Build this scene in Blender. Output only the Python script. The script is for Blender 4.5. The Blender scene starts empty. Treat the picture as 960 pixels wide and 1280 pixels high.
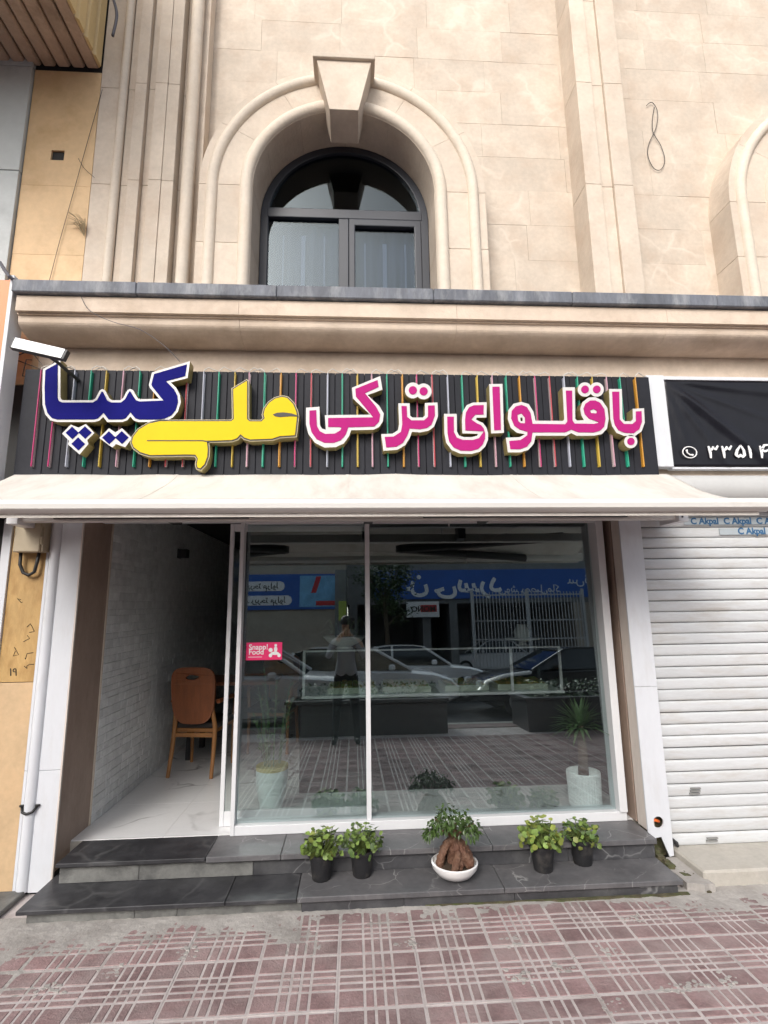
import bpy, bmesh, math, random
from mathutils import Vector, Matrix, noise
from mathutils.geometry import tessellate_polygon
random.seed(7)
R = math.radians
scene = bpy.context.scene
COL = scene.collection

# ------------------------------------------------------------------ camera
YAW, PITCH, ROLL, FPX, CAM_Z = R(3.42), R(10.1), R(-.774), 645.0, 1.7
_f = Vector((math.sin(YAW)*math.cos(PITCH), math.cos(YAW)*math.cos(PITCH), math.sin(PITCH)))
_r = Vector((math.cos(YAW), -math.sin(YAW), 0)); _u = _r.cross(_f)
_r = _r*math.cos(ROLL)+_u*math.sin(ROLL); _u = _r.cross(_f)
cam = bpy.data.cameras.new('camera'); cam_ob = bpy.data.objects.new('camera', cam); COL.objects.link(cam_ob)
cam.sensor_fit = 'VERTICAL'; cam.sensor_height = 24; cam.lens = 24*FPX/1280
cam.clip_start = .01; cam.clip_end = 2000
cam_ob.matrix_world = Matrix(((_r.x, _u.x, -_f.x, 0), (_r.y, _u.y, -_f.y, 0), (_r.z, _u.z, -_f.z, CAM_Z), (0, 0, 0, 1)))
scene.camera = cam_ob

# ------------------------------------------------------------------ sky, sun, exposure
SUN_EL, SUN_AZ = R(34), R(-23)          # azimuth measured from straight in front of the shop towards the right
world = bpy.data.worlds.new('World'); scene.world = world; world.use_nodes = True
nt = world.node_tree; nt.nodes.clear()
sky = nt.nodes.new('ShaderNodeTexSky'); sky.sky_type = 'NISHITA'; sky.sun_disc = False
sky.sun_elevation = SUN_EL; sky.sun_rotation = R(180)-SUN_AZ
sky.air_density = 1.0; sky.dust_density = 4.0; sky.ozone_density = 1.0
hs = nt.nodes.new('ShaderNodeHueSaturation'); hs.inputs['Saturation'].default_value = .42
bg = nt.nodes.new('ShaderNodeBackground'); bg.inputs['Strength'].default_value = .15
wo = nt.nodes.new('ShaderNodeOutputWorld')
nt.links.new(sky.outputs[0], hs.inputs['Color']); nt.links.new(hs.outputs[0], bg.inputs['Color']); nt.links.new(bg.outputs[0], wo.inputs['Surface'])
sun = bpy.data.lights.new('sun', 'SUN'); sun.energy = .6; sun.angle = R(20); sun.color = (1, .98, .95)
sun_ob = bpy.data.objects.new('sun', sun); COL.objects.link(sun_ob)
_sd = Vector((math.sin(SUN_AZ)*math.cos(SUN_EL), -math.cos(SUN_AZ)*math.cos(SUN_EL), math.sin(SUN_EL)))
sun_ob.rotation_euler = _sd.to_track_quat('Z', 'Y').to_euler()
vs = scene.view_settings; vs.view_transform = 'Standard'; vs.look = 'None'; vs.gamma = 1; vs.use_curve_mapping = False
vs.exposure = .74
scene.cycles.use_denoising = True
scene.cycles.max_bounces = 10; scene.cycles.transparent_max_bounces = 24; scene.cycles.diffuse_bounces = 5
scene.cycles.caustics_reflective = False; scene.cycles.caustics_refractive = False

# ------------------------------------------------------------------ helpers
def at(px, py, Y):
    """Where the sight line through photo pixel (px, py) meets the upright plane at depth Y."""
    d = _f+_r*((px-480)/FPX)-_u*((py-640)/FPX)
    return Vector((0, 0, CAM_Z))+d*(Y/d.y)
def ax(px, py, Y): return at(px, py, Y).x
def az(px, py, Y): return at(px, py, Y).z

class MB:
    def __init__(s): s.v = []; s.f = []; s.mi = []
    def add(s, vs, fs, mi=0):
        b = len(s.v); s.v += [tuple(v) for v in vs]
        for k, f in enumerate(fs):
            s.f.append(tuple(i+b for i in f)); s.mi.append(mi[k] if isinstance(mi, (list, tuple)) else mi)
        return s
    def box(s, x0, x1, y0, y1, z0, z1, mi=0):
        v = [(x, y, z) for z in (z0, z1) for y in (y0, y1) for x in (x0, x1)]
        return s.add(v, [(0, 2, 3, 1), (4, 5, 7, 6), (0, 1, 5, 4), (1, 3, 7, 5), (3, 2, 6, 7), (2, 0, 4, 6)], mi)
    def cbox(s, x0, x1, y0, y1, z0, z1, c=.004, mi=0):
        """box with chamfered edges"""
        ex, ey, ez = [(x0, x1), (y0, y1), (z0, z1)]
        v = []; idx = {}
        for i in (0, 1):
            for j in (0, 1):
                for k in (0, 1):
                    X, Y, Z = ex[i], ey[j], ez[k]; a = c*(1-2*i); b = c*(1-2*j); d = c*(1-2*k)
                    idx[i, j, k] = len(v); v += [(X, Y+b, Z+d), (X+a, Y, Z+d), (X+a, Y+b, Z)]
        f = []
        g = lambda i, j, k, m: idx[i, j, k]+m
        f.append([g(0, 0, 0, 0), g(0, 0, 1, 0), g(0, 1, 1, 0), g(0, 1, 0, 0)]); f.append([g(1, 0, 0, 0), g(1, 1, 0, 0), g(1, 1, 1, 0), g(1, 0, 1, 0)])
        f.append([g(0, 0, 0, 1), g(1, 0, 0, 1), g(1, 0, 1, 1), g(0, 0, 1, 1)]); f.append([g(0, 1, 0, 1), g(0, 1, 1, 1), g(1, 1, 1, 1), g(1, 1, 0, 1)])
        f.append([g(0, 0, 0, 2), g(0, 1, 0, 2), g(1, 1, 0, 2), g(1, 0, 0, 2)]); f.append([g(0, 0, 1, 2), g(1, 0, 1, 2), g(1, 1, 1, 2), g(0, 1, 1, 2)])
        for j in (0, 1):
            for k in (0, 1): f.append([g(0, j, k, 1), g(1, j, k, 1), g(1, j, k, 2), g(0, j, k, 2)])
        for i in (0, 1):
            for k in (0, 1): f.append([g(i, 0, k, 0), g(i, 1, k, 0), g(i, 1, k, 2), g(i, 0, k, 2)])
        for i in (0, 1):
            for j in (0, 1): f.append([g(i, j, 0, 0), g(i, j, 1, 0), g(i, j, 1, 1), g(i, j, 0, 1)])
        for i in (0, 1):
            for j in (0, 1):
                for k in (0, 1): f.append([g(i, j, k, 0), g(i, j, k, 1), g(i, j, k, 2)])
        return s.add(v, f, mi)
    def prism(s, poly, a0, a1, plane='xz', holes=(), mf=0, ms=0):
        """poly (and holes) in a plane, extruded along the third axis from a0 to a1"""
        mp = {'xz': lambda p, a: (p[0], a, p[1]), 'xy': lambda p, a: (p[0], p[1], a), 'yz': lambda p, a: (a, p[0], p[1])}[plane]
        loops = [list(poly)]+[list(h) for h in holes]
        flat = [p for l in loops for p in l]; n = len(flat)
        tris = tessellate_polygon([[Vector((p[0], p[1], 0)) for p in l] for l in loops])
        v = [mp(p, a0) for p in flat]+[mp(p, a1) for p in flat]
        f = [tuple(t) for t in tris]+[tuple(i+n for i in reversed(t)) for t in tris]; m = [mf]*len(f)
        b = 0
        for l in loops:
            k = len(l)
            for i in range(k):
                j = (i+1) % k; f.append((b+i, b+j, n+b+j, n+b+i)); m.append(ms)
            b += k
        return s.add(v, f, m)
    def tube(s, pts, r, n=8, mi=0, closed=False, flat=1.0):
        pts = [Vector(p) for p in pts]; k = len(pts); rs = r if isinstance(r, (list, tuple)) else [r]*k
        rings = []; nrm = None
        for i, p in enumerate(pts):
            t = (pts[(i+1) % k]-pts[i-1]) if closed else (pts[min(i+1, k-1)]-pts[max(i-1, 0)])
            if t.length < 1e-9: t = Vector((0, 0, 1))
            t.normalize()
            if nrm is None:
                a = Vector((0, 0, 1)) if abs(t.z) < .9 else Vector((0, 1, 0)); nrm = t.cross(a).normalized()
            else:
                nrm = (nrm-t*nrm.dot(t)); nrm = nrm.normalized() if nrm.length > 1e-6 else t.orthogonal().normalized()
            bn = t.cross(nrm)
            rings.append([p+nrm*(rs[i]*math.cos(2*math.pi*q/n))+bn*(rs[i]*flat*math.sin(2*math.pi*q/n)) for q in range(n)])
        v = [q for rg in rings for q in rg]; f = []
        for i in range(k if closed else k-1):
            for q in range(n):
                a, b = i*n+q, i*n+(q+1) % n; c, d = ((i+1) % k)*n+(q+1) % n, ((i+1) % k)*n+q
                f.append((a, b, c, d))
        if not closed: f += [tuple(reversed(range(n))), tuple(range((k-1)*n, k*n))]
        return s.add(v, f, mi)
    def lathe(s, prof, c=(0, 0, 0), n=24, mi=0, rib=0, ribn=0):
        v = []; f = []; k = len(prof)
        for r, z in prof:
            for q in range(n):
                a = 2*math.pi*q/n; rr = r*(1+(rib*(q % 2) if rib else 0)); v.append((c[0]+rr*math.cos(a), c[1]+rr*math.sin(a), c[2]+z))
        for i in range(k-1):
            for q in range(n): f.append((i*n+q, i*n+(q+1) % n, (i+1)*n+(q+1) % n, (i+1)*n+q))
        f += [tuple(reversed(range(n))), tuple(range((k-1)*n, k*n))]
        return s.add(v, f, mi)
    def grid(s, fn, nu, nv, mi=0):
        v = [fn(i/nu, j/nv) for j in range(nv+1) for i in range(nu+1)]
        f = [(j*(nu+1)+i, j*(nu+1)+i+1, (j+1)*(nu+1)+i+1, (j+1)*(nu+1)+i) for j in range(nv) for i in range(nu)]
        return s.add(v, f, mi)
    def mesh(s, name, mats, smooth=False):
        me = bpy.data.meshes.new(name); me.from_pydata(s.v, [], s.f)
        for m in (mats if isinstance(mats, (list, tuple)) else [mats]): me.materials.append(m)
        me.polygons.foreach_set('material_index', s.mi)
        bm = bmesh.new(); bm.from_mesh(me); bmesh.ops.recalc_face_normals(bm, faces=bm.faces); bm.to_mesh(me); bm.free()
        if smooth: me.shade_smooth()
        me.update(); return me
    def build(s, name, mats, parent=None, smooth=False, bevel=0, solid=0, auto=0):
        me = s.mesh(name, mats, smooth or auto > 0)
        if auto: me.set_sharp_from_angle(angle=R(auto))
        o = link(name, me, parent)
        if solid: md = o.modifiers.new('solid', 'SOLIDIFY'); md.thickness = solid; md.offset = 0
        if bevel: md = o.modifiers.new('bevel', 'BEVEL'); md.width = bevel; md.segments = 2; md.limit_method = 'ANGLE'
        return o
def link(name, me, parent=None, loc=None):
    o = bpy.data.objects.new(name, me); COL.objects.link(o)
    if loc is not None: o.location = loc
    if parent is not None:
        o.parent = parent; o.matrix_parent_inverse = (Matrix.Translation(wloc(parent))).inverted()
    return o
def wloc(o):
    return Vector(o.get('_w', (0, 0, 0)))
def tag(o, label, cat, group=None):
    o['label'] = label; o['category'] = cat
    if group: o['group'] = group
    return o
def thing(name, label, cat, loc=(0, 0, 0), group=None):
    o = bpy.data.objects.new(name, None); COL.objects.link(o); o.location = loc; o['_w'] = tuple(loc); o.empty_display_size = .1
    return tag(o, label, cat, group)
def struct(o, kind='structure'): o['kind'] = kind; return o
def copy_tree(o, parent=None):
    c = o.copy(); COL.objects.link(c)
    if parent is not None: c.parent = parent
    for ch in list(o.children): copy_tree(ch, c)
    return c
def offset_poly(P, d):
    n = len(P); A = sum(P[i][0]*P[(i+1) % n][1]-P[(i+1) % n][0]*P[i][1] for i in range(n)); sg = 1 if A > 0 else -1
    out = []
    for i in range(n):
        a, b, c = Vector(P[i-1]), Vector(P[i]), Vector(P[(i+1) % n])
        e1, e2 = (b-a).normalized(), (c-b).normalized()
        n1, n2 = Vector((-e1.y, e1.x))*sg, Vector((-e2.y, e2.x))*sg
        m = (n1+n2)
        m = n1 if m.length < 1e-4 else m.normalized()
        k = min(1/max(m.dot(n1), .3), 1.9)
        out.append(tuple(b+m*d*k))
    return out
def text_mesh(body, size, depth=.002, bold=0.0, align='LEFT'):
    c = bpy.data.curves.new('lettering', 'FONT'); c.body = body; c.size = size; c.extrude = depth; c.offset = bold; c.align_x = align; c.resolution_u = 3
    o = bpy.data.objects.new('lettering', c); COL.objects.link(o)
    dg = bpy.context.evaluated_depsgraph_get(); me = bpy.data.meshes.new_from_object(o.evaluated_get(dg))
    bpy.data.objects.remove(o); bpy.data.curves.remove(c); return me
def lettering(name, body, size, loc, mat, parent, rotz=0, depth=.002, bold=0.0, align='LEFT', rotx=90, sx=1):
    me = text_mesh(body, size, depth, bold, align); me.materials.clear(); me.materials.append(mat)
    me.transform(Matrix.Translation(loc) @ Matrix.Rotation(R(rotz), 4, 'Z') @ Matrix.Rotation(R(rotx), 4, 'X') @ Matrix.Scale(sx, 4, (1, 0, 0)))
    return link(name, me, parent)

# ------------------------------------------------------------------ materials
MATS = {}
def P(name, col, rough=.6, var=.1, scale=4.0, bump=0.0, bscale=60.0, metal=0.0, spec=.5, rand=0.0, dirt=None, dscale=2.5, dlo=.5, dhi=.75, damt=.6, stretch=(1, 1, 1), coat=0.0, sheen=0.0):
    """Principled material: colour broken by world-space noise, optional shaped dirt stains, optional per-piece tint"""
    m = bpy.data.materials.new(name); m.use_nodes = True; N = m.node_tree.nodes; L = m.node_tree.links
    b = N['Principled BSDF']; b.inputs['Roughness'].default_value = rough; b.inputs['Metallic'].default_value = metal
    b.inputs['Specular IOR Level'].default_value = spec; b.inputs['Coat Weight'].default_value = coat
    g = N.new('ShaderNodeNewGeometry'); mp = N.new('ShaderNodeMapping'); L.new(g.outputs['Position'], mp.inputs['Vector']); mp.inputs['Scale'].default_value = stretch
    def nz(sc, det=6, rg=.6):
        t = N.new('ShaderNodeTexNoise'); t.inputs['Scale'].default_value = sc; t.inputs['Detail'].default_value = det; t.inputs['Roughness'].default_value = rg
        L.new(mp.outputs[0], t.inputs['Vector']); return t
    def rampv(src, lo, hi, o0, o1):
        r = N.new('ShaderNodeMapRange'); r.inputs[1].default_value = lo; r.inputs[2].default_value = hi; r.inputs[3].default_value = o0; r.inputs[4].default_value = o1
        L.new(src, r.inputs[0]); return r.outputs[0]
    val = rampv(nz(scale).outputs['Fac'], .3, .7, 1-var, 1+var)
    v2 = rampv(nz(scale*9).outputs['Fac'], .3, .7, 1-var*.5, 1+var*.5)
    mm = N.new('ShaderNodeMath'); mm.operation = 'MULTIPLY'; L.new(val, mm.inputs[0]); L.new(v2, mm.inputs[1]); val = mm.outputs[0]
    if rand:
        oi = N.new('ShaderNodeObjectInfo'); rr = rampv(oi.outputs['Random'], 0, 1, 1-rand, 1+rand)
        mm = N.new('ShaderNodeMath'); mm.operation = 'MULTIPLY'; L.new(val, mm.inputs[0]); L.new(rr, mm.inputs[1]); val = mm.outputs[0]
    vm = N.new('ShaderNodeVectorMath'); vm.operation = 'SCALE'; vm.inputs[0].default_value = col; L.new(val, vm.inputs['Scale'])
    out = vm.outputs[0]
    if dirt:
        f = rampv(nz(dscale, 8, .65).outputs['Fac'], dlo, dhi, 0, damt)
        mx = N.new('ShaderNodeMix'); mx.data_type = 'RGBA'; L.new(f, mx.inputs[0]); L.new(out, mx.inputs[6]); mx.inputs[7].default_value = (*dirt, 1); out = mx.outputs[2]
    L.new(out, b.inputs['Base Color'])
    if bump:
        bp = N.new('ShaderNodeBump'); bp.inputs['Strength'].default_value = bump; bp.inputs['Distance'].default_value = .01
        L.new(nz(bscale, 5).outputs['Fac'], bp.inputs['Height']); L.new(bp.outputs[0], b.inputs['Normal'])
    MATS[name] = m; return m
def veined(name, col, vein, rough, vscale, width, var=.15, amt=.8, rand=0, dist=1.6, dirt=None, damt=.5):
    m = P(name, col, rough, var, 3, .08, 40, rand=rand, dirt=dirt, dscale=5, dlo=.46, dhi=.72, damt=damt); N = m.node_tree.nodes; L = m.node_tree.links; b = N['Principled BSDF']
    src = b.inputs['Base Color'].links[0].from_socket
    g = N.new('ShaderNodeNewGeometry'); w = N.new('ShaderNodeTexNoise'); w.inputs['Scale'].default_value = vscale*.8; w.inputs['Detail'].default_value = 4
    L.new(g.outputs['Position'], w.inputs['Vector'])
    ad = N.new('ShaderNodeMixRGB'); ad.blend_type = 'LINEAR_LIGHT'; ad.inputs[0].default_value = dist/vscale*.3; L.new(g.outputs['Position'], ad.inputs[1]); L.new(w.outputs['Color'], ad.inputs[2])
    vo = N.new('ShaderNodeTexVoronoi'); vo.feature = 'DISTANCE_TO_EDGE'; vo.inputs['Scale'].default_value = vscale; L.new(ad.outputs[0], vo.inputs['Vector'])
    r = N.new('ShaderNodeMapRange'); r.inputs[1].default_value = 0; r.inputs[2].default_value = width; r.inputs[3].default_value = amt; r.inputs[4].default_value = 0; L.new(vo.outputs['Distance'], r.inputs[0])
    n2 = N.new('ShaderNodeTexNoise'); n2.inputs['Scale'].default_value = vscale*1.3; L.new(g.outputs['Position'], n2.inputs['Vector'])
    r2 = N.new('ShaderNodeMapRange'); r2.inputs[1].default_value = .45; r2.inputs[2].default_value = .62; L.new(n2.outputs['Fac'], r2.inputs[0])
    mu = N.new('ShaderNodeMath'); mu.operation = 'MULTIPLY'; L.new(r.outputs[0], mu.inputs[0]); L.new(r2.outputs[0], mu.inputs[1])
    mx = N.new('ShaderNodeMix'); mx.data_type = 'RGBA'; L.new(mu.outputs[0], mx.inputs[0]); L.new(src, mx.inputs[6]); mx.inputs[7].default_value = (*vein, 1)
    L.new(mx.outputs[2], b.inputs['Base Color']); return m
def glass(name, tint, ior, rough=0.0, dust=0.0):
    m = bpy.data.materials.new(name); m.use_nodes = True; N = m.node_tree.nodes; L = m.node_tree.links; N.clear()
    o = N.new('ShaderNodeOutputMaterial'); t = N.new('ShaderNodeBsdfTransparent'); t.inputs[0].default_value = (*tint, 1)
    g = N.new('ShaderNodeBsdfGlossy'); g.inputs['Roughness'].default_value = rough; g.inputs[0].default_value = (.84, .95, .98, 1)
    lw = N.new('ShaderNodeLayerWeight'); lw.inputs[0].default_value = .5; pw = N.new('ShaderNodeMath'); pw.operation = 'POWER'; pw.inputs[1].default_value = 5; L.new(lw.outputs['Facing'], pw.inputs[0])
    fr = N.new('ShaderNodeMapRange'); fr.inputs[3].default_value = ((ior-1)/(ior+1))**2; fr.inputs[4].default_value = 1; L.new(pw.outputs[0], fr.inputs[0]); mx = N.new('ShaderNodeMixShader')
    L.new(fr.outputs[0], mx.inputs[0]); L.new(t.outputs[0], mx.inputs[1]); L.new(g.outputs[0], mx.inputs[2]); last = mx.outputs[0]
    if dust:
        ge = N.new('ShaderNodeNewGeometry'); nz = N.new('ShaderNodeTexNoise'); nz.inputs['Scale'].default_value = 2.2; nz.inputs['Detail'].default_value = 8; nz.inputs['Roughness'].default_value = .7; L.new(ge.outputs['Position'], nz.inputs['Vector'])
        mr = N.new('ShaderNodeMapRange'); mr.inputs[1].default_value = .35; mr.inputs[2].default_value = .75; mr.inputs[3].default_value = dust*.3; mr.inputs[4].default_value = dust; L.new(nz.outputs['Fac'], mr.inputs[0])
        df = N.new('ShaderNodeBsdfDiffuse'); df.inputs[0].default_value = (.55, .56, .56, 1); m2 = N.new('ShaderNodeMixShader'); L.new(mr.outputs[0], m2.inputs[0]); L.new(last, m2.inputs[1]); L.new(df.outputs[0], m2.inputs[2]); last = m2.outputs[0]
    L.new(last, o.inputs['Surface'])
    MATS[name] = m; return m

STONE = veined('beige limestone', (.56, .48, .395), (.70, .62, .53), .75, 2.3, .05, var=.13, amt=.5, rand=.06, dist=2.4, dirt=(.46, .34, .25), damt=.5)
STONE_L = P('pale cut stone', (.60, .515, .425), .75, .1, 3, .3, 50, rand=.06, dirt=(.46, .34, .25), dscale=3.5, dlo=.48, dhi=.75, damt=.5)
STONE_M = P('moulding stone', (.66, .58, .485), .7, .09, 4, .3, 50, dirt=(.47, .37, .27), dscale=4, dlo=.5, dhi=.75, damt=.5)
CORN = P('cornice stone', (.62, .51, .41), .75, .1, 2.5, .3, 50, rand=.05, dirt=(.30, .21, .13), dscale=2.2, dlo=.48, dhi=.75, damt=.55, stretch=(1, 1, 1))
SLAB = P('grey blue ledge stone', (.13, .14, .165), .65, .3, 6, .5, 40, rand=.06, dirt=(.36, .37, .38), dscale=9, dlo=.5, dhi=.68, damt=.6, stretch=(1, 1, .3))
REVEAL = P('brown travertine', (.34, .255, .205), .55, .12, 3, .2, 40, dirt=(.20, .14, .11), dscale=4, damt=.5, stretch=(2, 2, .7))
BEIGESTRIP = P('stained beige strip', (.66, .59, .53), .6, .1, 3, .1, 40, dirt=(.22, .13, .09), dscale=3, dlo=.5, dhi=.8, stretch=(3, 3, .4))
OCHRE = P('ochre painted panel', (.66, .46, .26), .6, .1, 2, .1, 50, rand=.04, dirt=(.42, .25, .10), dscale=3, dlo=.5, dhi=.8, damt=.6)
OCHRE_W = P('stained ochre board', (.50, .32, .125), .6, .15, 2.5, .2, 40, dirt=(.28, .14, .035), dscale=4.5, dlo=.48, dhi=.72, damt=.7, stretch=(2, 2, .8))
PEACH = P('peach render', (.58, .41, .24), .65, .14, 3, .1, 50, dirt=(.48, .30, .16), dscale=3, damt=.5)
GREYPANEL = P('grey cladding', (.50, .53, .53), .5, .06, 2, 0, 50, rand=.04, dirt=(.2, .21, .21), dscale=2)
WHITE = P('white painted sheet', (.65, .67, .705), .45, .03, 3, .05, 20, dirt=(.50, .48, .46), dscale=5, dlo=.52, dhi=.8, damt=.45, stretch=(2, 2, .6))
WHITEALU = P('white aluminium', (.70, .705, .72), .35, .03, 4, 0, 40, dirt=(.5, .48, .46), dscale=8, dlo=.6, dhi=.8, damt=.4)
SHUT = P('white shutter slat', (.60, .615, .625), .45, .06, 4, .5, 7, rand=.05, dirt=(.38, .34, .29), dscale=4, dlo=.48, dhi=.72, damt=.55, stretch=(.7, 1, 3.5))
BLACKBOARD = P('charcoal sign board', (.017, .018, .024), .6, .2, 4, 0, 40, rand=.12, spec=.25)
RIMW = P('white letter rim', (.60, .585, .57), .4, .03)
GOLD = P('dull gold letter side', (.34, .28, .12), .45, .15, 8, metal=.25)
PINK = P('magenta acrylic', (.40, .018, .17), .6, .05, 5, spec=.08)
BLUEA = P('ultramarine acrylic', (.006, .006, .14), .6, .1, 8, spec=.06)
YELLA = P('yellow acrylic', (.72, .50, .0), .55, .03, 5, spec=.2)
INK = P('dark outline', (.02, .017, .012), .5, .1)
AWN = P('cream awning cloth', (.69, .655, .60), .85, .06, 2.5, .25, 120, dirt=(.40, .34, .28), dscale=3, dlo=.45, dhi=.75, damt=.55, stretch=(1.6, .5, .5))
BARW = P('dusty white bar', (.70, .68, .645), .4, .04, 3, 0, 40, dirt=(.5, .42, .36), dscale=6, dlo=.55, dhi=.8, damt=.5, stretch=(.6, 1, 2))
DARKM = P('dark metal', (.03, .03, .032), .45, .15, 6)
WINFR = P('anthracite window frame', (.03, .034, .045), .4, .1, 6)
WIRE = P('black cable', (.015, .015, .015), .5, .1)
WIREG = P('grey cable', (.10, .10, .12), .5, .1)
LEADW = P('pale lead wire', (.6, .58, .55), .5, .1)
SLATE_B = veined('black slate', (.035, .035, .039), (.16, .16, .16), .42, 3.0, .05, amt=.35, rand=.2, dirt=(.11, .11, .115), var=.3)
SLATE_G = veined('grey veined marble', (.12, .118, .123), (.45, .44, .43), .42, 4.2, .016, amt=.65, rand=.15, dirt=(.21, .20, .20), var=.25)
RISER_G = veined('dark riser marble', (.06, .06, .065), (.35, .35, .35), .4, 3.0, .014, amt=.5, rand=.25, dirt=(.14, .14, .14), var=.3)
RISER_L = P('worn grey riser', (.17, .17, .16), .7, .2, 5, .3, 50, rand=.15, dirt=(.06, .06, .06), dscale=6, dlo=.45, dhi=.65, damt=.7)
FLOORM = veined('white floor marble', (.76, .76, .76), (.08, .08, .08), .25, 1.5, .03, amt=.9, var=.03, dist=2.6)
TILE = P('red pavement tile', (.255, .165, .162), .85, .3, 6, .6, 90, rand=.2, dirt=(.40, .325, .31), dscale=4.5, dlo=.40, dhi=.72, damt=.7)
GROOVE = P('dusty groove', (.52, .465, .45), .9, .12, 8, .3, 90, dirt=(.26, .22, .2), dscale=5)
CEMENT = P('spilled cement', (.40, .375, .35), .9, .15, 6, .6, 45, dirt=(.24, .22, .20), dscale=4, dlo=.45, dhi=.7)
CONC = P('concrete', (.47, .44, .39), .85, .12, 4, .4, 50, dirt=(.28, .25, .2), dscale=4)
MOSS = P('mossy rubble', (.10, .085, .05), .95, .4, 15, .8, 60, dirt=(.06, .09, .02), dscale=12, dlo=.45, dhi=.6)
BRICKW = P('grey stone brick', (.68, .685, .675), .8, .12, 12, .4, 60, rand=.10)
BRICKJ = P('brick backing', (.46, .46, .46), .9, .1, 6)
CHAIRW = P('red brown wood', (.23, .075, .028), .4, .2, 6, .05, 60, stretch=(4, 4, .7), coat=.2)
CHAIRL = P('light oak leg', (.33, .15, .05), .45, .15, 6, stretch=(5, 5, .6))
SEATD = P('dark seat cushion', (.025, .02, .018), .7, .15)
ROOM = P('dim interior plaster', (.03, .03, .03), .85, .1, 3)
COUNTER = P('dark counter laminate', (.02, .02, .022), .4, .1)
POTBLK = P('black plastic pot', (.018, .018, .02), .55, .2, 20, .1, 40, dirt=(.10, .09, .08), dscale=12, dlo=.5, dhi=.7, damt=.5)
POTWH = P('white glazed bowl', (.80, .79, .78), .25, .03, spec=.6)
POTTQ = P('pale turquoise ceramic', (.80, .84, .84), .35, .04)
SOIL = P('potting soil', (.05, .033, .02), .95, .4, 40, .6, 80)
LEAF = P('geranium leaf', (.16, .235, .055), .5, .2, 30, .1, 60, rand=.45, spec=.4)
LEAF2 = P('ficus leaf', (.055, .10, .022), .35, .35, 60, rand=.2)
LEAFI = P('interior plant leaf', (.11, .19, .075), .45, .3, 40)
LEAF3 = P('dark interior leaf', (.04, .08, .03), .45, .3, 40)
STEM = P('green stem', (.12, .16, .04), .6, .2)
BARK = P('brown ficus bark', (.15, .08, .048), .7, .35, 25, .8, 60, dirt=(.10, .035, .02), dscale=14, dlo=.4, dhi=.6)
TRUNK = P('tree bark', (.10, .075, .05), .9, .3, 12, .6, 40)
BOXBE = P('beige enamel box', (.44, .37, .26), .5, .06, 4)
PINKS = P('pink sticker', (.82, .03, .16), .35, .03)
PRINTW = P('white print', (.85, .85, .85), .5, .02)
BANNER = P('black vinyl banner', (.010, .010, .014), .28, .15, 4, spec=.3)
FILMB = P('blue print', (.03, .12, .25), .5, .1)
FILM = P('grey protective film', (.42, .47, .50), .4, .06, 5)
HOOD = P('pale grey hood', (.50, .50, .49), .5, .05, 3, dirt=(.3, .29, .27), dscale=3)
ORANGE = P('orange plastic', (.80, .16, .03), .4, .06)
LEDW = P('white diffuser', (.86, .88, .90), .3, .02)
TREEL = P('street tree leaf', (.06, .10, .03), .5, .3, 20)
ASPH = P('asphalt', (.055, .055, .057), .85, .2, 5, .4, 120)
PAVE = P('dusty red pavement', (.25, .18, .17), .85, .15, 4, .3, 70)
KERB = P('kerb concrete', (.32, .31, .29), .85, .15, 5, .3)
PLANTER = P('dark granite planter', (.055, .052, .055), .35, .15, 20)
FARW = P('far beige wall', (.42, .36, .29), .8, .1, 2)
FARD = P('far dark opening', (.012, .012, .014), .6, .1)
FARG = P('far grey wall', (.22, .22, .22), .8, .15, 2)
BLUEB = P('blue banner', (.015, .10, .42), .45, .12, 1.5)
REDP = P('red print', (.55, .02, .03), .45, .1)
SKYB = P('pale blue print', (.18, .45, .72), .45, .25, 2.5)
GATE = P('white steel bar', (.55, .55, .55), .5, .06)
CARS = P('silver car paint', (.58, .59, .61), .28, .03, coat=.6)
CARW = P('white car paint', (.78, .78, .79), .25, .02, coat=.6)
CARB = P('black car paint', (.012, .012, .014), .2, .05, coat=.8)
CARGL = P('dark car glass', (.012, .015, .018), .06, .02, spec=.8)
TYRE = P('rubber tyre', (.015, .015, .015), .85, .1)
RIM = P('alloy rim', (.45, .45, .46), .3, .05, metal=.8)
LAMPR = P('red tail lamp', (.40, .01, .01), .2, .05)
LAMPW = P('clear head lamp', (.65, .67, .70), .12, .05)
SKIN = P('skin', (.42, .25, .17), .55, .05)
HAIR = P('dark hair', (.015, .012, .01), .6, .2)
JACKET = P('grey jacket', (.30, .31, .33), .85, .1, 10, .2, 60)
TROUS = P('dark trousers', (.015, .016, .02), .85, .15, 10)
SHIRTW = P('pale shirt', (.62, .62, .60), .85, .06, 10)
SHOE = P('black shoe', (.012, .012, .012), .4, .1)
BREAD = P('pistachio pastry', (.30, .18, .05), .7, .4, 60, .4, 80, dirt=(.12, .20, .03), dscale=40, dlo=.48, dhi=.55, damt=.9)
TRAYM = P('pale tray', (.60, .58, .50), .4, .05)
GLASS = glass('shopfront glass', (.885, .925, .92), 2.6)
GLASSW = glass('upper window glass', (.62, .66, .72), 1.52)
GLASSC = glass('clear case glass', (.95, .98, .97), 1.35)
PANEREFL = P('pale pane reflection', (.24, .26, .31), .8, .05); CURTS = P('slate curtain', (.075, .082, .10), .85, .1, 5)  # pale tone imitates reflections in the panes; slate is the curtain cloth
NEON = {'m': P('magenta tube', (.45, .025, .14), .3, .03), 'r': P('red tube', (.42, .04, .055), .3, .03), 's': P('silver tube', (.38, .40, .47), .3, .03), 'g': P('green tube', (.02, .30, .19), .3, .03),
        'y': P('yellow tube', (.48, .34, .05), .3, .03), 'p': P('pale pink tube', (.50, .28, .35), .3, .03), 'o': P('orange tube', (.52, .25, .03), .3, .03)}
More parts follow.
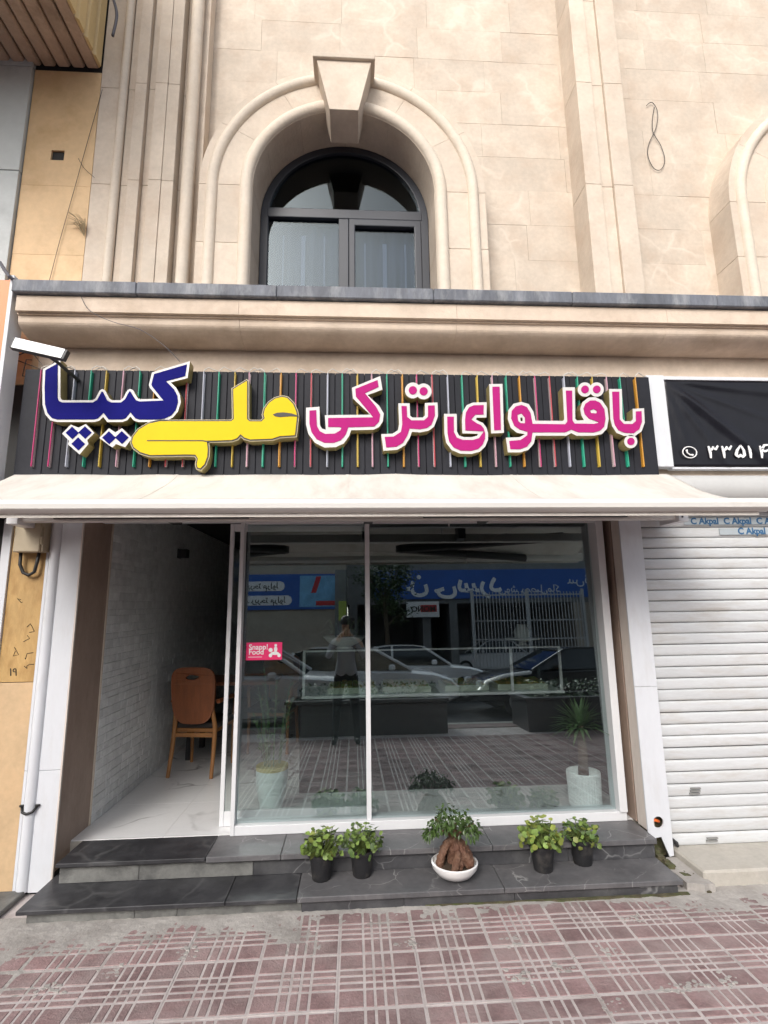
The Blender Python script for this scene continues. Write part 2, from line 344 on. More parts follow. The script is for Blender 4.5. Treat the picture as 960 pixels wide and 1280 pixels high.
TUBEBACK = P('clear tube strip', (.45, .36, .37), .3, .03)

# ================================================================== THE SETTING: ground
o = MB().grid(lambda u, v: (-600+1200*u, -900+1200*v, -.17), 8, 8).build('ground', ASPH); struct(o)
o = MB().box(-60, 60, -11.2, -1.93, -.169, -.15).build('road', ASPH); struct(o)
pv = MB().box(-60, 60, -1.75, 3.62, -.168, -.012).build('pavement', GROOVE); struct(pv)
TX, TY = .38, .355                      # pavement tile pitch
def tile_mesh():
    mb = MB(); g = .0062; e = lambda k: 1.5 if k in (0, 5) else 1.0
    mb.box(.0008, TX-.0008, .0008, TY-.0008, -.010, -.0032, 1)
    cuts = (0, .32, .44, .56, .68, 1.0)
    for i in range(5):
        for j in range(5):
            x0, x1 = cuts[i]*TX+g*e(i), cuts[i+1]*TX-g*e(i+1); y0, y1 = cuts[j]*TY+g*1.25*e(j), cuts[j+1]*TY-g*1.25*e(j+1); c = .0015
            v = [(x0, y0, -.0032), (x1, y0, -.0032), (x1, y1, -.0032), (x0, y1, -.0032), (x0+c, y0+c, 0), (x1-c, y0+c, 0), (x1-c, y1-c, 0), (x0+c, y1-c, 0)]
            mb.add(v, [(4, 5, 6, 7), (0, 1, 5, 4), (1, 2, 6, 5), (2, 3, 7, 6), (3, 0, 4, 7)], 0)
    return mb.mesh('tile', [TILE, GROOVE])
TM = tile_mesh(); rt = random.Random(3)
for j in range(-3, 11):
    Y0 = 2.898-TY*2+TY*(j-6)-.0+TY*1
    for i in range(-7, 8):
        X0 = .301+TX*(i-0)
        if Y0+TY > 3.5 or Y0 < -1.6: continue
        t = link('tile', TM, pv, (X0, Y0, rt.uniform(-.0015, .0012))); t.rotation_euler = (rt.uniform(-.004, .004), rt.uniform(-.004, .004), rt.uniform(-.004, .004))
# rest of the near pavement, too far off to tell tiles apart
o = MB().box(-60, -2.36, -1.75, 3.3, -.011, -.003).box(3.343, 60, -1.75, 3.33, -.011, -.003).build('pavement', PAVE); struct(o)
o = MB().box(-2.35, 3.342, -1.75, -1.373, -.011, -.003).build('pavement', PAVE); struct(o)
mb = MB()
for i in range(60): mb.cbox(-30+i+.004, -29-.004, -1.93, -1.755, -.165, .0, .012) if False else mb.cbox(-30+i+.004, -30+i+.996, -1.93, -1.755, -.165, .0, .012)
struct(mb.build('kerb', KERB))
o = MB().box(-60, 60, -40, -11.35, -.168, -.02).build('pavement', PAVE); struct(o)
o = MB().box(-60, 60, -11.35, -11.2, -.168, .0).build('kerb', KERB); struct(o)

def ragged(name, pts, z, mat, seed, amp=.03, sub=5, thick=.006, parent=None, cells=None):
    """irregular low patch: outline roughened, top lumpy"""
    rr = random.Random(seed); out = []
    for i in range(len(pts)):
        a, b = Vector(pts[i]), Vector(pts[(i+1) % len(pts)])
        for k in range(sub):
            p = a.lerp(b, k/sub); out.append((p.x+rr.uniform(-amp, amp), p.y+rr.uniform(-amp, amp)))
    mb = MB().prism(out, z-.004, z+thick, 'xy')
    return mb.build(name, mat, parent)
# cement smeared on the tiles along the foot of the steps: a lumpy film that thins out between the blocks
def smear(u, v):
    x = -2.05+4.9*u; y = 2.72+.62*v; d = 3.30-y
    w = .085+.15*math.exp(-((x+1.75)/.5)**2)+.05*math.exp(-((x+.9)/.7)**2)+.25*math.exp(-((x+.33-.5*(d-.2))/.13)**2)+.03*math.sin(x*3)+.09*math.exp(-((x-2.2)/.4)**2)
    w *= 1+.55*noise.noise(Vector((x*3.1, y*3, 5)))
    h = .005*(1-d/max(w, .02)); h = max(min(h, .0045), -.012)
    h += .0045*noise.noise(Vector((x*9, y*11, 2)))+.0028*noise.noise(Vector((x*31, y*33, 7)))+.0016*noise.noise(Vector((x*80, y*80, 1)))
    return (x, y, h-.0006)
o = MB().grid(smear, 440, 56).build('cement_smear', CEMENT, smooth=True)
struct(o, 'stuff'); tag(o, 'thin grey cement smeared over the tiles along the steps', 'cement')
o = ragged('damp_moss', [(.35, 3.285), (.5, 3.262), (1.0, 3.258), (1.5, 3.255), (1.96, 3.25), (1.96, 3.285)], .002, MOSS, 19, .008, 8, .006); struct(o, 'stuff'); tag(o, 'dark damp moss line along the foot of the steps at right', 'moss')
rk = random.Random(12); mb = MB()
for k, (px, py) in enumerate(((790, 1148), (760, 1190), (905, 1225), (840, 1236), (870, 1232), (760, 1255), (700, 1210), (642, 1175), (650, 1222), (140, 1215), (60, 1235), (230, 1190), (510, 1180))):
    d = _f+_r*((px-480)/FPX)-_u*((py-640)/FPX); q = Vector((0, 0, CAM_Z))+d*(-CAM_Z/d.z)
    for j in range(16):
        cx, cy, r = q.x+rk.gauss(0, .035), q.y+rk.gauss(0, .022), rk.uniform(.003, .016); n = 7; zz = .0012+rk.uniform(0, .001)
        v = [(cx+r*rk.uniform(.6, 1.3)*math.cos(6.283*i/n), cy+r*rk.uniform(.5, 1)*math.sin(6.283*i/n), -.004) for i in range(n)]
        v += [(cx+(p[0]-cx)*.8, cy+(p[1]-cy)*.8, zz) for p in v]
        mb.add(v, [tuple(range(n, 2*n))]+[(i, (i+1) % n, n+(i+1) % n, n+i) for i in range(n)])
o = mb.build('cement_splashes', CEMENT); struct(o, 'stuff'); tag(o, 'small dried cement splashes scattered over the tiles', 'cement')

FZ = .205          # shop floor level
# ================================================================== SHOP BUILDING
YW, YF, YP, YFA = 3.85, 3.60, 3.60, 3.56      # upper wall, upper relief front, pillar front, fascia
bld = thing('shop_building', 'beige stone building with arched upper windows above the sweet shop', 'building', (0, 3.6, 0))
# --- carcass
core = MB()
core.box(-2.05, 6.4, 3.885, 4.4, 2.62, 3.86)
core.box(-2.05, 6.4, 3.60, 3.885, 2.62, 3.50)
core.box(-2.05, -.80, 3.885, 9.2, 3.86, 8); core.box(.67, 3.5, 3.885, 9.2, 3.86, 8); core.box(5.1, 6.4, 3.885, 9.2, 3.86, 8)
core.box(-.80, .67, 3.885, 9.2, 5.75, 8); core.box(3.5, 5.1, 3.885, 9.2, 5.75, 8); core.box(-.80, .67, 6.5, 9.2, 3.86, 5.75); core.box(3.5, 5.1, 6.5, 9.2, 3.86, 5.75)
core.box(-2.05, 6.4, 4.4, 9.2, 2.62, 3.86)
core.build('carcass', ROOM, bld)
# --- arch geometry
ACX, ACX2, SPR = -.065, 4.27, 4.96
def arch_pts(cx, rad, z0, n=28, spr=SPR):
    return [(cx-rad, z0)]+[(cx-rad*math.cos(math.pi*k/n), spr+rad*math.sin(math.pi*k/n)) for k in range(n+1)]+[(cx+rad, z0)]
# --- upper wall in stone panels
uw = MB().box(-2.04, 6.4, 3.874, 3.884, 3.86, 4.0).build('upper_wall', STONE, bld)
rp = random.Random(21); CL = .95; z = 3.88; row = 0
def bite(x):
    for cx in (ACX, ACX2):
        if abs(x-cx) < CL: return SPR+math.sqrt(max(CL*CL-(x-cx)**2, 0))
    return -9
while z < 7.5:
    h = .335; x = -2.04-(row % 2)*.31-rp.uniform(0, .15)
    while x < 5.6:
        w = rp.choice((.58, .64, .70, .78)); x0, x1 = max(x, -2.04), x+w; x += w
        if x1 < -1.9: continue
        xs = sorted(set([x0+.0007, x1-.0007]+[q for q in [x0+(x1-x0)*k/24 for k in range(1, 24)]+[ACX-CL, ACX+CL, ACX2-CL, ACX2+CL] if x0+.002 < q < x1-.002]))
        run = []
        def flush(run):
            if len(run) < 2 or run[-1][0]-run[0][0] < .02: return
            top = [(a, z+h-.0007) for a, b in (run[0], run[-1])]; bot = run
            poly = [(a, b) for a, b in bot]+list(reversed(top)); dy = rp.uniform(0, .003)
            MB().prism(poly, YW+dy, YW+.022, 'xz').build('stone_panel', STONE, uw)
        for q in xs:
            lo = max(z+.0007, bite(q)+.001)
            if lo < z+h-.004: run.append((q, lo))
            else: flush(run); run = []
        flush(run)
    z += h; row += 1
# --- arched surrounds with rounded mouldings, keystones and windows
def arched_window(cx, label):
    z0 = 3.88; RO, RI = 1.137, .72
    for sgn in (-1, 1):
        xs = sorted((cx+sgn*RI, cx+sgn*RO))
        zz = z0; rz = random.Random(cx*10+sgn)
        for z1 in (4.45, SPR):
            MB().box(xs[0], xs[1], YF, 3.965, zz+.001, z1-.001).build('jamb_stone', STONE_L, bld, bevel=.004); zz = z1
    nseg = 6
    for k in range(nseg):
        a0, a1 = math.pi*k/nseg+.0012, math.pi*(k+1)/nseg-.0012; m = 8
        outer = [(cx-RO*math.cos(a0+(a1-a0)*i/m), SPR+RO*math.sin(a0+(a1-a0)*i/m)) for i in range(m+1)]
        inner = [(cx-RI*math.cos(a0+(a1-a0)*i/m), SPR+RI*math.sin(a0+(a1-a0)*i/m)) for i in range(m+1)]
        MB().prism(outer+inner[::-1], YF, 3.965, 'xz').build('arch_stone', STONE_L, bld)
    for rad, r in ((.772, .05), (1.035, .045)):
        pts = [(x, YF+.006, z) for x, z in arch_pts(cx, rad, z0, 40)]
        MB().tube(pts, r, 14).build('moulding', STONE_M, bld, auto=50)
    # keystone
    ky = 3.40; kt, kb = az(430, 76, ky), az(430, 137, ky); wt, wb = .215, .112
    k = MB().prism([(cx-wb, kb), (cx+wb, kb), (cx+wt, kt), (cx-wt, kt)], ky, YF+.1, 'xz').build('keystone', STONE_L, bld, bevel=.004)
    MB().box(cx-wt-.03, cx+wt+.03, ky-.025, YF+.1, kt+.001, kt+.045).build('cap', STONE_L, k, bevel=.006)
    # window
    win = MB(); y0, y1 = 3.925, 3.985; fo, fi = .716, .652
    out, inn = arch_pts(cx, fo, 3.90, 32), arch_pts(cx, fi, 3.97, 32)
    w = win.prism(out, y0, y1, 'xz', [inn]).build('window', WINFR, bld, bevel=.006)
    MB().box(cx-fi-.01, cx+fi+.01, y0-.004, y1, 4.955, 5.045).build('transom', WINFR, w, bevel=.006)
    MB().box(cx-.055, cx+.03, y0-.003, y1, 3.96, 4.954).build('mullion', WINFR, w, bevel=.006)
    fr = MB().prism([(cx+.032, 3.975), (cx+fi, 3.975), (cx+fi, 4.952), (cx+.032, 4.952)], y0-.012, y1-.01, 'xz', [[(cx+.085, 4.03), (cx+fi-.06, 4.03), (cx+fi-.06, 4.885), (cx+.085, 4.885)]])
    fr.build('sash', WINFR, w, bevel=.008)
    apn = [(cx-(fi+.01)*math.cos(math.pi*k/24), 5.0+(fi-.03)*math.sin(math.pi*k/24)) for k in range(25)]
    MB().prism(apn, 3.955, 3.961, 'xz').build('pane', GLASSW, w)
    MB().box(cx-fi-.01, cx-.05, 3.955, 3.961, 3.965, 4.96).build('pane', GLASSW, w)
    MB().box(cx+.08, cx+fi-.05, 3.953, 3.959, 4.02, 4.89).build('pane', GLASSW, w)
    for xa_, xb_ in ((cx-fi, cx-.05), (cx+.06, cx+fi)):
        MB().grid(lambda u, v: (xa_+(xb_-xa_)*u, 4.03+.012*math.sin(u*38)+.006*math.sin(u*17+1), 3.88+1.07*v), 60, 2).build('curtain', CURTS, w, smooth=True, solid=.002)
    for q in (-.53, -.36, -.18, .17, .34, .52):  # pale strips standing in for upright reflections in the lower panes
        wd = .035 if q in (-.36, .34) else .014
        MB().box(cx+q-wd/2, cx+q+wd/2, 4.0, 4.005, 3.9, 4.84-(.06 if q > 0 else 0)).build('reflection_strip', PANEREFL, w)
arched_window(ACX, ''); arched_window(ACX2, '')
# --- left pilaster in fluted strips, right pilaster in two strips
Z0, Z1 = 3.88, 7.6
ed = [104, 122, 134, 147, 163, 175, 192, 208, 215, 232]
ys = [3.66, None, 3.67, 3.61, 3.66, 3.60, 3.606, 3.70, None]
pil = MB().box(-2.05, ax(238, 352, 3.6), 3.72, 3.86, Z0, Z1).build('pilaster', STONE_L, bld)
for a, b, y in zip(ed[:-1], ed[1:], ys):
    x0, x1 = ax(a, 352, 3.6)+.001, ax(b, 352, 3.6)-.001
    if a == 104: x0 = -2.05
    if y is None:
        r = (x1-x0)/2
        MB().tube([((x0+x1)/2, 3.66, Z0), ((x0+x1)/2, 3.66, Z1)], r, 16).build('moulding', STONE_M, pil, auto=60)
    else:
        zz = Z0
        for k, dz in enumerate((1.1, .9, 1.15, .6)):
            MB().box(x0, x1, y, 3.73, zz+.001, min(zz+dz, Z1)-.001).build('pilaster_strip', STONE_L, pil, bevel=.004); zz += dz
x0, xm, xn, x1 = ax(745, 367, 3.6), ax(766, 367, 3.6), ax(782, 367, 3.6), ax(807, 367, 3.6)
pil = MB().box(x0+.004, x1-.004, 3.65, 3.86, Z0, Z1).build('pilaster', STONE_L, bld)
for a, b, y in ((x0, xm, 3.60), (xm, xn, 3.625), (xn, x1, 3.60)):
    zz = Z0
    for k, dz in enumerate((1.2, 1.0, .9, .6)):
        MB().box(a+.0006, b-.0006, y, 3.651 if a > x0+.01 else 3.855, zz+.001, min(zz+dz, Z1)-.001).build('pilaster_strip', STONE_L, pil, bevel=.004); zz += dz
# --- ledge and cornice over the shopfronts
XL, XR = -2.25, 6.4
prof = [(3.62, 3.77), (3.285, 3.77), (3.285, 3.66), (3.31, 3.66), (3.31, 3.648), (3.325, 3.648), (3.325, 3.615)]
for k in range(1, 10):
    a = math.pi/2*k/10; prof.append((3.325+.205*(1-math.cos(a)), 3.612-.075*math.sin(a)))
prof += [(3.535, 3.535), (3.62, 3.535)]
x = XL; rc = random.Random(5)
while x < XR:
    w = rc.uniform(1.25, 1.6); b = min(x+w, XR)
    MB().prism(prof, x+(.001 if x > XL else 0), b-.001, 'yz').build('cornice', CORN, bld); x = b
x = XL-.02
while x < XR:
    w = rc.uniform(.8, 1.1); b = min(x+w, XR)
    MB().cbox(x+.0012, b-.0012, 3.25, 3.90, 3.778, 3.868, .006).build('ledge_slab', SLAB, bld); x = b
MB().box(XL+.2, XR, YFA, 3.60, 2.47, 3.533).build('fascia', CORN, bld)
MB().box(XL+.01, XL+.199, YFA+.01, 3.60, 2.9, 3.533).build('fascia', CORN, bld)

# --- pillars of white sheet beside the shopfront
def circ(cx, cz, r, n=20): return [(cx+r*math.cos(2*math.pi*k/n), cz+r*math.sin(2*math.pi*k/n)) for k in range(n)]
PXL, PXR = 1.925, 2.085
zj = az(808, 858, YP)
MB().box(PXL, PXR, YP, YP+.012, zj+.0015, 2.46).build('pillar_panel', WHITE, bld)
hc = at(823, 1028, YP)
low = [(PXL, .16), (PXL+.03, .15), (PXL+.05, .165), (PXL+.085, .17), (PXL+.10, .13), (PXL+.115, .09), (PXL+.13, .05), (PXR-.002, .055), (PXR, .2), (PXR, zj-.0015), (PXL, zj-.0015)]
MB().prism(low, YP, YP+.012, 'xz', [circ(hc.x, hc.z, .036)]).build('pillar_panel', WHITE, bld)
MB().box(PXL+.055, PXR, YP+.09, 3.90, .02, 2.47).build('pillar_core', MOSS, bld)
vl = MB().lathe([(.03, 0), (.03, .004)], (0, 0, 0), 16)
valve = thing('valve_handle', 'orange valve handle inside the round hole of the white pillar', 'valve', (hc.x, YP+.06, hc.z))
MB().tube([(hc.x-.005, YP+.09, hc.z), (hc.x-.005, YP+.045, hc.z)], .009, 8).build('stem', DARKM, valve)
MB().tube([(hc.x-.028, YP+.04, hc.z-.012), (hc.x-.01, YP+.034, hc.z+.004), (hc.x+.012, YP+.036, hc.z-.004), (hc.x+.028, YP+.04, hc.z-.010)], [.009, .011, .01, .008], 8).build('handle', ORANGE, valve, smooth=True)
# reveal strips on the inner side of the right pillar
MB().box(PXL+.001, PXL+.054, YP+.013, 3.725, FZ+.003, 2.46).build('reveal_strip', BEIGESTRIP, bld, bevel=.002)
MB().box(PXL+.003, PXL+.054, 3.75, 3.90, FZ+.003, 2.46).build('reveal_strip', REVEAL, bld, bevel=.002)
# left pillar
QXL, QXR = -2.07, -1.845
zk = az(60, 963, YP)
for a, b in ((.005, zk-.0015), (zk+.0015, 2.46)):
    MB().box(QXL+.09, QXR, YP, YP+.02, a, b).build('pillar_panel', WHITE, bld, bevel=.002)
    MB().box(QXL, QXL+.018, YP, YP+.02, a, b).build('pillar_panel', WHITE, bld, bevel=.002)
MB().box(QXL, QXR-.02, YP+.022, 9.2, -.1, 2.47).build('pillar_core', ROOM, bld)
MB().box(QXR-.004, QXR+.006, YP-.003, YP+.012, .02, 2.46).build('edge_trim', BEIGESTRIP, bld)
MB().box(QXR-.018, QXR-.004, YP+.035, 4.03, .1, 2.46).build('reveal_panel', REVEAL, bld)
MB().box(QXR-.018, QXR+.004, 4.03, 4.045, FZ+.004, 2.46).build('edge_trim', STONE_M, bld)
pipe = thing('drain_pipe', 'white round drain pipe running down the left white pillar', 'pipe', (QXL+.054, YP, 0))
MB().tube([(QXL+.054, YP+.012, .01), (QXL+.054, YP+.012, 2.44)], .036, 16).build('pipe', WHITE, pipe, auto=50)
zc = az(50, 1011, YP)
MB().tube([(QXL+.01, YP-.004, zc+.02), (QXL+.025, YP-.022, zc-.01), (QXL+.054, YP-.03, zc-.018), (QXL+.085, YP-.022, zc-.01), (QXL+.105, YP-.004, zc+.02)], .008, 8).build('clamp', WIRE, pipe, smooth=True)
for q in (.01, .105): MB().lathe([(.014, 0), (.014, .01)], (QXL+q, YP-.006, zc+.018), 10).build('bolt', WIRE, pipe)
# soffit over the recess
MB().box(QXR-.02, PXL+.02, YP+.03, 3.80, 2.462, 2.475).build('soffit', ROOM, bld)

# ================================================================== SHOP INTERIOR
FZ = .205
fl = MB().box(QXR-.02, 2.05, 3.802, 9.2, FZ-.12, FZ-.004).build('floor', CONC); struct(fl)
rf = random.Random(2)
yy = 3.804
for j in range(9):
    xx = -1.862
    for i in range(7):
        x1 = min(xx+.6, 1.98)
        if x1-xx > .02 and yy < 9.1: MB().box(xx+.0008, x1-.0008, yy+.0008, min(yy+.6, 9.18)-.0008, FZ-.004, FZ+.002).build('floor_tile', FLOORM, fl)
        xx += .6
    yy += .6
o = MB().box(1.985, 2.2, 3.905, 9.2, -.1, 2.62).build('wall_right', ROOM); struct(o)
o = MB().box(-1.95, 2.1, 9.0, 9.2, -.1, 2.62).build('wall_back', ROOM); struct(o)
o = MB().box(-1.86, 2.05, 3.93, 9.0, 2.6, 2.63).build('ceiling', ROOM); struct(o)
wl = MB().box(-1.9, -1.862, 4.046, 9.0, 0, 2.6).build('wall_left', BRICKJ); struct(wl)
# stone strip bricks on the left wall: nearest 300 as pieces, the rest joined
rb = random.Random(9); bl = []
z = FZ+.002; rw = 0
while z < 2.58:
    h = rb.choice((.045, .055, .065)); y = 4.046-rb.uniform(0, .12)
    while y < 8.9:
        w = rb.choice((.07, .11, .15, .19)); bl.append((max(y, 4.046), min(y+w, 8.9), z, min(z+h, 2.59), rb.uniform(.0135, .0185))); y += w
    z += h; rw += 1
bl.sort(key=lambda b: b[0]); rest = MB(); cnt = 0; shared = {}
for (a, b, z0, z1, d) in bl:
    if b-a < .02 or z1-z0 < .01: continue
    if cnt < 300 and (z0 > .2):
        MB().cbox(-1.863, -1.862+d+.006, a+.0009, b-.0009, z0+.0009, z1-.0009, .003).build('brick', BRICKW, wl); cnt += 1
    else: rest.box(-1.863, -1.862+d+.006, a+.0009, b-.0009, z0+.0009, z1-.0009)
o = rest.build('bricks', BRICKW, wl); o['kind'] = 'stuff'
lp = thing('wall_lamp', 'small square black lamp on the grey brick wall inside', 'lamp', (-1.84, 5.55, 2.25))
MB().cbox(-1.845, -1.835, 5.50, 5.60, 2.20, 2.30, .002).build('back_plate', DARKM, lp)
MB().cbox(-1.834, -1.745, 5.505, 5.595, 2.205, 2.295, .006).build('housing', DARKM, lp)
# ---- chairs and table
def make_chair(label):
    t = thing('dining_chair', label, 'chair', (0, 0, 0), 'dining chairs in the shop')
    mb = MB()          # local: back towards -y, seat towards +y
    out = []
    for k in range(33):
        a = 2*math.pi*k/32; out.append(a)
    shell = [(math.copysign(abs(math.cos(a))**.5, math.cos(a))*(.205+.03*math.sin(a)), .70+math.copysign(abs(math.sin(a))**.6, math.sin(a))*.25) for a in out[:-1]]
    hole = [(.062*math.cos(a)+.008*math.sin(3*a), .86+.022*math.sin(a)) for a in [2*math.pi*k/14 for k in range(14)]]
    b = MB().prism(shell, -.012, .012, 'xz', [hole]).build('backrest', CHAIRW, t, bevel=.005)
    for v in b.data.vertices: v.co.y += -.02-.28*(v.co.z-.45)*.35-.35*(.225**2-v.co.x**2)*.9
    MB().cbox(-.22, .22, .02, .44, .40, .455, .012).build('seat', SEATD, t, bevel=.008)
    MB().cbox(-.20, .20, .03, .43, .365, .399, .004).build('seat_rail', CHAIRL, t)
    for s in (-1, 1):
        MB().tube([(s*.20, -.05, 0), (s*.195, -.005, .22), (s*.19, .015, .42), (s*.175, -.01, .55), (s*.165, -.035, .66)], [.017, .02, .022, .02, .016], 8).build('leg', CHAIRL, t, auto=50)
        MB().tube([(s*.205, .42, 0), (s*.205, .41, .42), (s*.225, .40, .60), (s*.235, .34, .635)], [.015, .019, .018, .016], 8).build('leg', CHAIRL, t, auto=50)
        MB().tube([(s*.235, .36, .635), (s*.245, .18, .65), (s*.215, .0, .64)], .02, 8).build('armrest', CHAIRW, t, auto=50)
    MB().box(-.19, .19, -.0, .02, .33, .365).build('stretcher', CHAIRL, t)
    return t
c1 = make_chair('red brown wooden chair with its back to the open doorway'); c1.location = (-1.45, 5.04, FZ+.002); c1.rotation_euler = (0, 0, R(-9))
c2 = copy_tree(c1); c2['label'] = 'dim wooden chair half hidden behind the sliding door stile'; c2.location = (-.83, 6.1, FZ+.002); c2.rotation_euler = (0, 0, R(172))
tb = thing('dining_table', 'dark dining table behind the front wooden chair', 'table', (-1.2, 5.95, FZ))
MB().cbox(-1.70, -.80, 5.50, 6.10, .91, .945, .005).build('table_top', CHAIRW, tb)
for x in (-1.64, -.9):
    for y in (5.56, 6.02): MB().cbox(x-.025, x+.025, y-.025, y+.025, FZ+.002, .908, .003).build('leg', DARKM, tb)

# ================================================================== SHOPFRONT (white aluminium frame, glass)
YG = 3.82; TILT = R(1.9)
sf = thing('shopfront', 'white framed shop window with two dark reflecting glass panes', 'shopfront', (.5, YG, FZ))
GX0, GX1, GM = -.793, 1.826, .099; GB, GT = .265, 2.315
MB().box(GX0-.027, GX1+.054, 3.775, 3.90, FZ+.001, GB).build('bottom_rail', WHITEALU, sf, bevel=.003)
MB().box(GX0-.028, GX0, 3.77, 3.85, FZ+.002, GT+.001).build('stile', WHITEALU, sf, bevel=.003)
MB().box(GX1, GX1+.055, 3.76, 3.905, GB-.001, 2.46).build('stile', WHITEALU, sf, bevel=.003)
MB().box(QXR-.003, GX1+.05, 3.772, 3.92, GT, 2.461).build('header', WHITEALU, sf, bevel=.003)
MB().box(GM-.016, GM+.016, 3.795, 3.91, GB, GT).build('mullion', WHITEALU, sf, bevel=.002)
MB().box(GM-.02, GX1, 3.78, 3.82, GT-.025, GT-.002).build('glazing_bead', WHITEALU, sf)
MB().box(GX0, GM-.018, 3.815, 3.85, GT-.02, GT-.002).build('glazing_bead', WHITEALU, sf)
def pane(x0, x1, name='pane', par=sf, y=YG, zb=GB, zt=GT):
    mb = MB(); h = zt-zb; dy = math.sin(TILT)*h; t = .006
    v = [(x0, y, zb), (x1, y, zb), (x1, y+dy, zt), (x0, y+dy, zt), (x0, y+t, zb), (x1, y+t, zb), (x1, y+dy+t, zt), (x0, y+dy+t, zt)]
    return mb.add(v, [(0, 1, 2, 3), (5, 4, 7, 6), (0, 4, 5, 1), (1, 5, 6, 2), (2, 6, 7, 3), (3, 7, 4, 0)]).build(name, GLASS, par)
pane(GX0, GM-.015); pane(GM+.015, GX1)
sd = thing('sliding_door', 'narrow white sliding door leaf pushed open behind the window', 'door', (-.5, 3.94, FZ))
SX = ax(281, 850, 3.93)
MB().box(SX, SX+.030, 3.922, 3.95, FZ+.004, GT-.003).build('stile', WHITEALU, sd, bevel=.003)
MB().box(SX+.030, GM, 3.924, 3.958, FZ+.004, FZ+.10).build('bottom_rail', WHITEALU, sd, bevel=.003)
MB().box(SX+.030, GM, 3.924, 3.958, GT-.06, GT-.004).build('top_rail', WHITEALU, sd, bevel=.003)
MB().box(SX+.031, GM, 3.935, 3.941, FZ+.10, GT-.06).build('pane', GLASSC, sd)
tag(MB().cbox(ax(188, 638, 3.77), ax(233, 638, 3.77), 3.76, 3.771, az(210, 642, 3.77), az(210, 635, 3.77)+.01, .003).build('door_sensor', DARKM), 'flat black sensor bar on the white door header', 'sensor')
hk = thing('roller_hook', 'small white hook hanging in front of the shop window top', 'hook', (at(561, 652, 3.72)))
q = at(561, 652, 3.72)
MB().tube([(q.x, q.y, q.z+.05), (q.x, q.y, q.z-.035)], .006, 8).build('rod', WHITEALU, hk); MB().tube([(q.x-.012, q.y, q.z+.01), (q.x+.012, q.y, q.z+.01)], .004, 6).build('pin', WHITEALU, hk)
# ---- sticker on the left pane
def gl_y(z): return YG+math.sin(TILT)*(z-GB)
p0, p1 = at(306, 826, 3.822), at(352, 803, 3.822); sz = p1.z-p0.z; sw = p1.x-p0.x
def onglass(me_or_mb, z0): pass
st = thing('window_sticker', 'pink delivery sticker with white lettering on the left glass pane', 'sticker', (p0.x, 3.81, p0.z))
def sbox(x0, x1, z0, z1, lift, name, mat):
    v = []
    for d in (lift, lift+.0008):
        for (x, z) in ((x0, z0), (x1, z0), (x1, z1), (x0, z1)): v.append((p0.x+x*sw, gl_y(p0.z+z*sz)-d, p0.z+z*sz))
    return MB().add(v, [(3, 2, 1, 0), (4, 5, 6, 7), (0, 1, 5, 4), (1, 2, 6, 5), (2, 3, 7, 6), (3, 0, 4, 7)]).build(name, mat, st)
sbox(0, 1, 0, 1, .001, 'backing', PINKS)
def stext(body, size, x, z):
    me = text_mesh(body, size, .0003, size*.018); me.materials.clear(); me.materials.append(PRINTW)
    zz = p0.z+z*sz
    me.transform(Matrix.Translation((p0.x+x*sw, gl_y(zz)-.0028, zz)) @ Matrix.Rotation(-TILT, 4, 'X') @ Matrix.Rotation(R(90), 4, 'X')); link('lettering', me, st)
stext('Snapp!', .052, .07, .60); stext('Food', .052, .07, .32); sbox(.07, .45, .16, .19, .0022, 'underline', PRINTW)
# rider on a scooter, as a plain white silhouette
def sblob(cx, cz, rx, rz, n=12):
    pts = [(p0.x+(cx+rx*math.cos(2*math.pi*k/n))*sw, p0.z+(cz+rz*math.sin(2*math.pi*k/n))*sz) for k in range(n)]
    mb = MB(); v = [(x, gl_y(z)-.0024, z) for x, z in pts]; mb.add(v, [tuple(range(n))]); mb.add([(x, gl_y(z)-.0018, z) for x, z in pts], [tuple(reversed(range(n)))]); return mb
for cx, cz, rx, rz in ((.68, .25, .05, .11), (.92, .25, .05, .11), (.80, .37, .12, .10), (.82, .60, .05, .16), (.82, .82, .04, .08), (.68, .56, .06, .12)): sblob(cx, cz, rx, rz).build('scooter_print', PRINTW, st)

# ================================================================== THINGS BEHIND THE GLASS
cnt = thing('counter', 'dark low counter carrying the pastry display case', 'counter', (.75, 4.85, FZ))
MB().cbox(-.42, 1.82, 4.68, 5.25, FZ+.002, .888, .005).build('body', COUNTER, cnt); MB().cbox(-.46, 1.86, 4.64, 5.29, .89, .928, .004).build('counter_top', COUNTER, cnt)
dc = thing('display_case', 'long glass pastry display case on the dark counter', 'display case', (.75, 4.9, .905))
X0, X1, Y0, Y1, Zb, Zt = -.40, 1.80, 4.68, 5.2, .905, 1.28
MB().cbox(X0-.01, X1+.01, Y0-.02, Y1, Zb, Zb+.022, .003).build('base', WHITEALU, dc)
MB().box(X0, X1, Y0, Y0+.006, Zb+.023, Zt).build('pane', GLASSC, dc); MB().box(X0, X0+.006, Y0+.007, Y1, Zb+.023, Zt).build('pane', GLASSC, dc); MB().box(X1-.006, X1, Y0+.007, Y1, Zb+.023, Zt).build('pane', GLASSC, dc)
MB().box(X0, X1, Y0, Y1, Zt+.001, Zt+.008).build('top_pane', GLASSC, dc)
MB().box(X0, X1, Y0-.014, Y0-.001, Zt+.001, Zt+.014).build('top_edge', WHITEALU, dc)
for x in (X0, X1-.014, 1.36):
    MB().box(x-.004, x+.018, Y0-.012, Y0-.001, Zb+.024, Zt).build('corner_bar', WHITEALU, dc)
